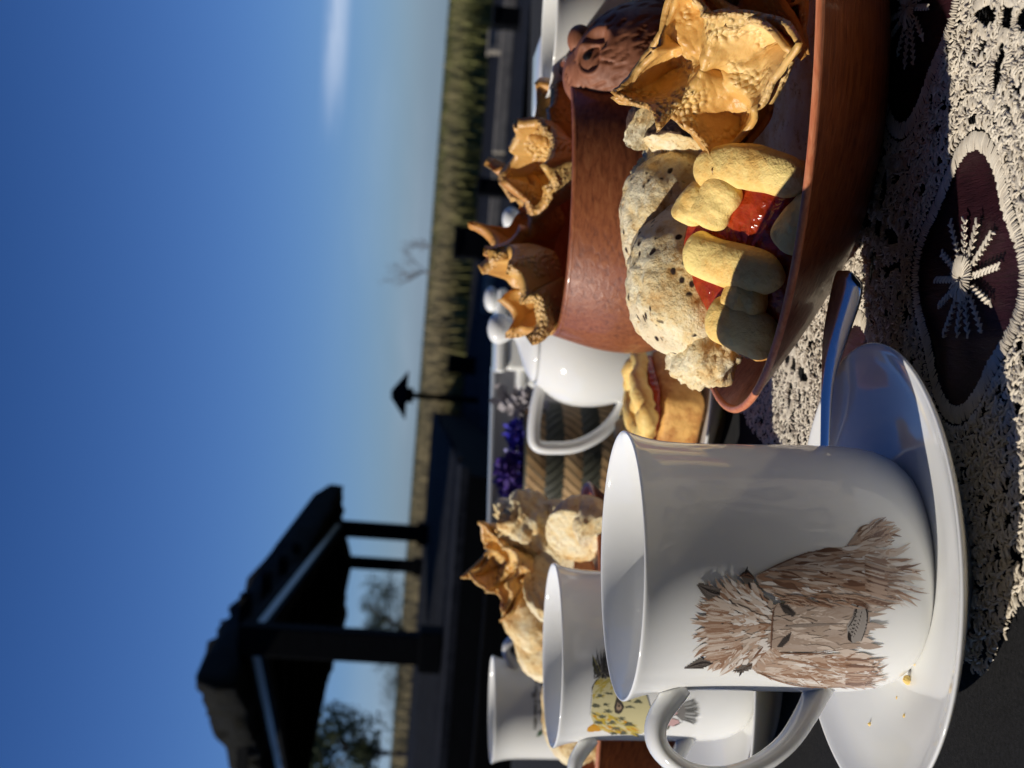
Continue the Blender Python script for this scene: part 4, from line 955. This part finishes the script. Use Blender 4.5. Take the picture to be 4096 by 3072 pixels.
V, F = sphere(24, 16); V = V*np.array([.012, .012, .007])+np.array([c[0]+.030, c[1], c[2]+.001]); link_mesh('knob', V, F, CHINA, parent=l)
wbox('small open white creamer beside the cream porcelain box', 381, 402, 514, 1.15, 0, CHINA, 'creamer', 'jug', .03)
wbox('white porcelain box behind the plain mug by the animal head', 672, 735, 536, .80, 0, CHINA2, 'butter_dish', 'dish', .06)
# milk jug between box and second teapot
q = at_y(505, 520, 1.08); t = thing('milk_jug', 'white milk jug between the porcelain box and the knobbed teapot', 'jug', (q[0], 1.08, .001))
V, F = lathe([(0, .002), (.024, 0), (.028, .003), (.031, .025), (.030, .045), (.026, .062), (.027, .074), (.029, .078), (.0275, .077), (.0245, .062), (.028, .04), (.026, .01), (0, .006)], 48, (q[0], 1.08, .001)); link_mesh('body', V, F, CHINA, parent=t)
P = smooth_path([(q[0]-.026, 1.07, .066), (q[0]-.044, 1.06, .064), (q[0]-.048, 1.06, .045), (q[0]-.028, 1.07, .025)], 6); V, F = tube(P, .004, 10, up=(0, 1, 0)); link_mesh('handle', V, F, CHINA, parent=t)

# framed card in a stand
a, b = at_y(196, 489, 1.20), at_y(398, 489, 1.20); zt = (a[2]+b[2])/2
t = thing('card_stand', 'grey card in a clear-edged stand behind the purple flowers', 'card stand', ((a[0]+b[0])/2, 1.2, .001))
V, F = box(a[0], b[0], 1.203, 1.206, .006, zt-.004); link_mesh('card', V, F, PLASTIC, parent=t, smooth=False)
for (x0, x1, z0, z1) in ((a[0]-.004, b[0]+.004, zt-.0035, zt), (a[0]-.004, a[0]-.0005, .0055, zt-.0036), (b[0]+.0005, b[0]+.004, .0055, zt-.0036), (a[0]-.004, b[0]+.004, .001, .0054)):
    V, F = box(x0, x1, 1.198, 1.211, z0, z1); bevel(link_mesh('frame_edge', V, F, FRAMEM, parent=t, smooth=False), .0008)

# woven basket with dried purple flowers
BC = at_y(309, 560, 1.05); bx, byy = BC[0], 1.05; BRD, BHT = .047, .079
TANS = mat('tan_reed_strip', (.46, .28, .12), .55); DKS = mat('dark_reed_strip', (.060, .060, .040), .55)
n_ = N(TANS); n_.color(n_.ramp(n_.noise(40, 4, .6), [(.3, (.34, .19, .07)), (.7, (.56, .37, .18))]))
t = thing('basket', 'woven basket with tan and dark herringbone strips behind the teapot handle', 'basket', (bx, byy, .001))
V, F = lathe([(0, 0), (BRD-.004, 0), (BRD-.001, .004), (BRD-.001, BHT), (BRD-.005, BHT), (BRD-.005, .005), (0, .005)], 48, (bx, byy, .001)); link_mesh('wall', V, F, DKS, parent=t)
for band in range(5):
    z0 = .002+band*.0150; sl_ = .8 if band % 2 == 0 else -.8; nst = 34
    for k in range(nst):
        th0 = 2*PI*(k+.5*(band % 2))/nst
        if math.sin(th0) > .35: continue
        V = []
        for zi, dz in ((0, .0), (1, .5), (2, 1.0)):
            th = th0+(dz-.5)*.0150*sl_/BRD*1.3; hw = .0036/BRD; rr = BRD+.0004+.0014*math.sin(PI*dz)
            for s_ in (-1, 1): V.append((bx+rr*math.cos(th+s_*hw), byy+rr*math.sin(th+s_*hw), z0+dz*.0165))
        link_mesh('weave_strip', V, [(0, 1, 3, 2), (2, 3, 5, 4)], TANS if band % 2 == 0 else DKS, parent=t)
t = thing('flower_bunch', 'bunch of dried purple and grey statice flowers standing in the woven basket', 'flowers', (bx, byy, .007))
R = random.Random(33); PUR = mat('purple_petals', (.055, .02, .20), .6); BLU = mat('blue_petals', (.02, .015, .30), .5); GRP = mat('grey_petals', (.32, .29, .30), .7); STM = mat('dry_stems', (.10, .10, .05), .8)
st_ = []; bl = {0: [], 1: [], 2: []}
for k in range(34):
    u = R.uniform(268, 376); v = R.uniform(508, 540)-6*R.random(); y = byy+R.uniform(-.03, .03); p = at_y(u, v, y); b0 = np.array([bx+(p[0]-bx)*.5, byy+(y-byy)*.5, .01])
    st_.append(tube(smooth_path([b0, (b0+p)/2+np.array([0, 0, .004]), p], 3), .0007, 5)); kind = 2 if u > 348 else (1 if R.random() < .45 else 0)
    for q in range(9):
        c = p+np.array([R.gauss(0, .004), R.gauss(0, .004), R.gauss(0, .004)])
        for w in range(4):
            d = np.array([R.gauss(0, 1), R.gauss(0, 1), R.gauss(.3, 1)]); d /= np.linalg.norm(d); s = np.cross(d, [R.gauss(0, 1), R.gauss(0, 1), R.gauss(0, 1)]); s /= np.linalg.norm(s); L = R.uniform(.004, .011)
            bl[kind].append(([c, c+d*L*.6+s*L*.35, c+d*L, c+d*L*.6-s*L*.35], [(0, 1, 2, 3)]))
v, f = merge(st_); link_mesh('stems', v, f, STM, parent=t)
for k, m in ((0, PUR), (1, BLU), (2, GRP)):
    v, f = merge(bl[k]); link_mesh(('purple_blossoms', 'blue_blossoms', 'grey_blossoms')[k], v, f, m, parent=t, smooth=False)
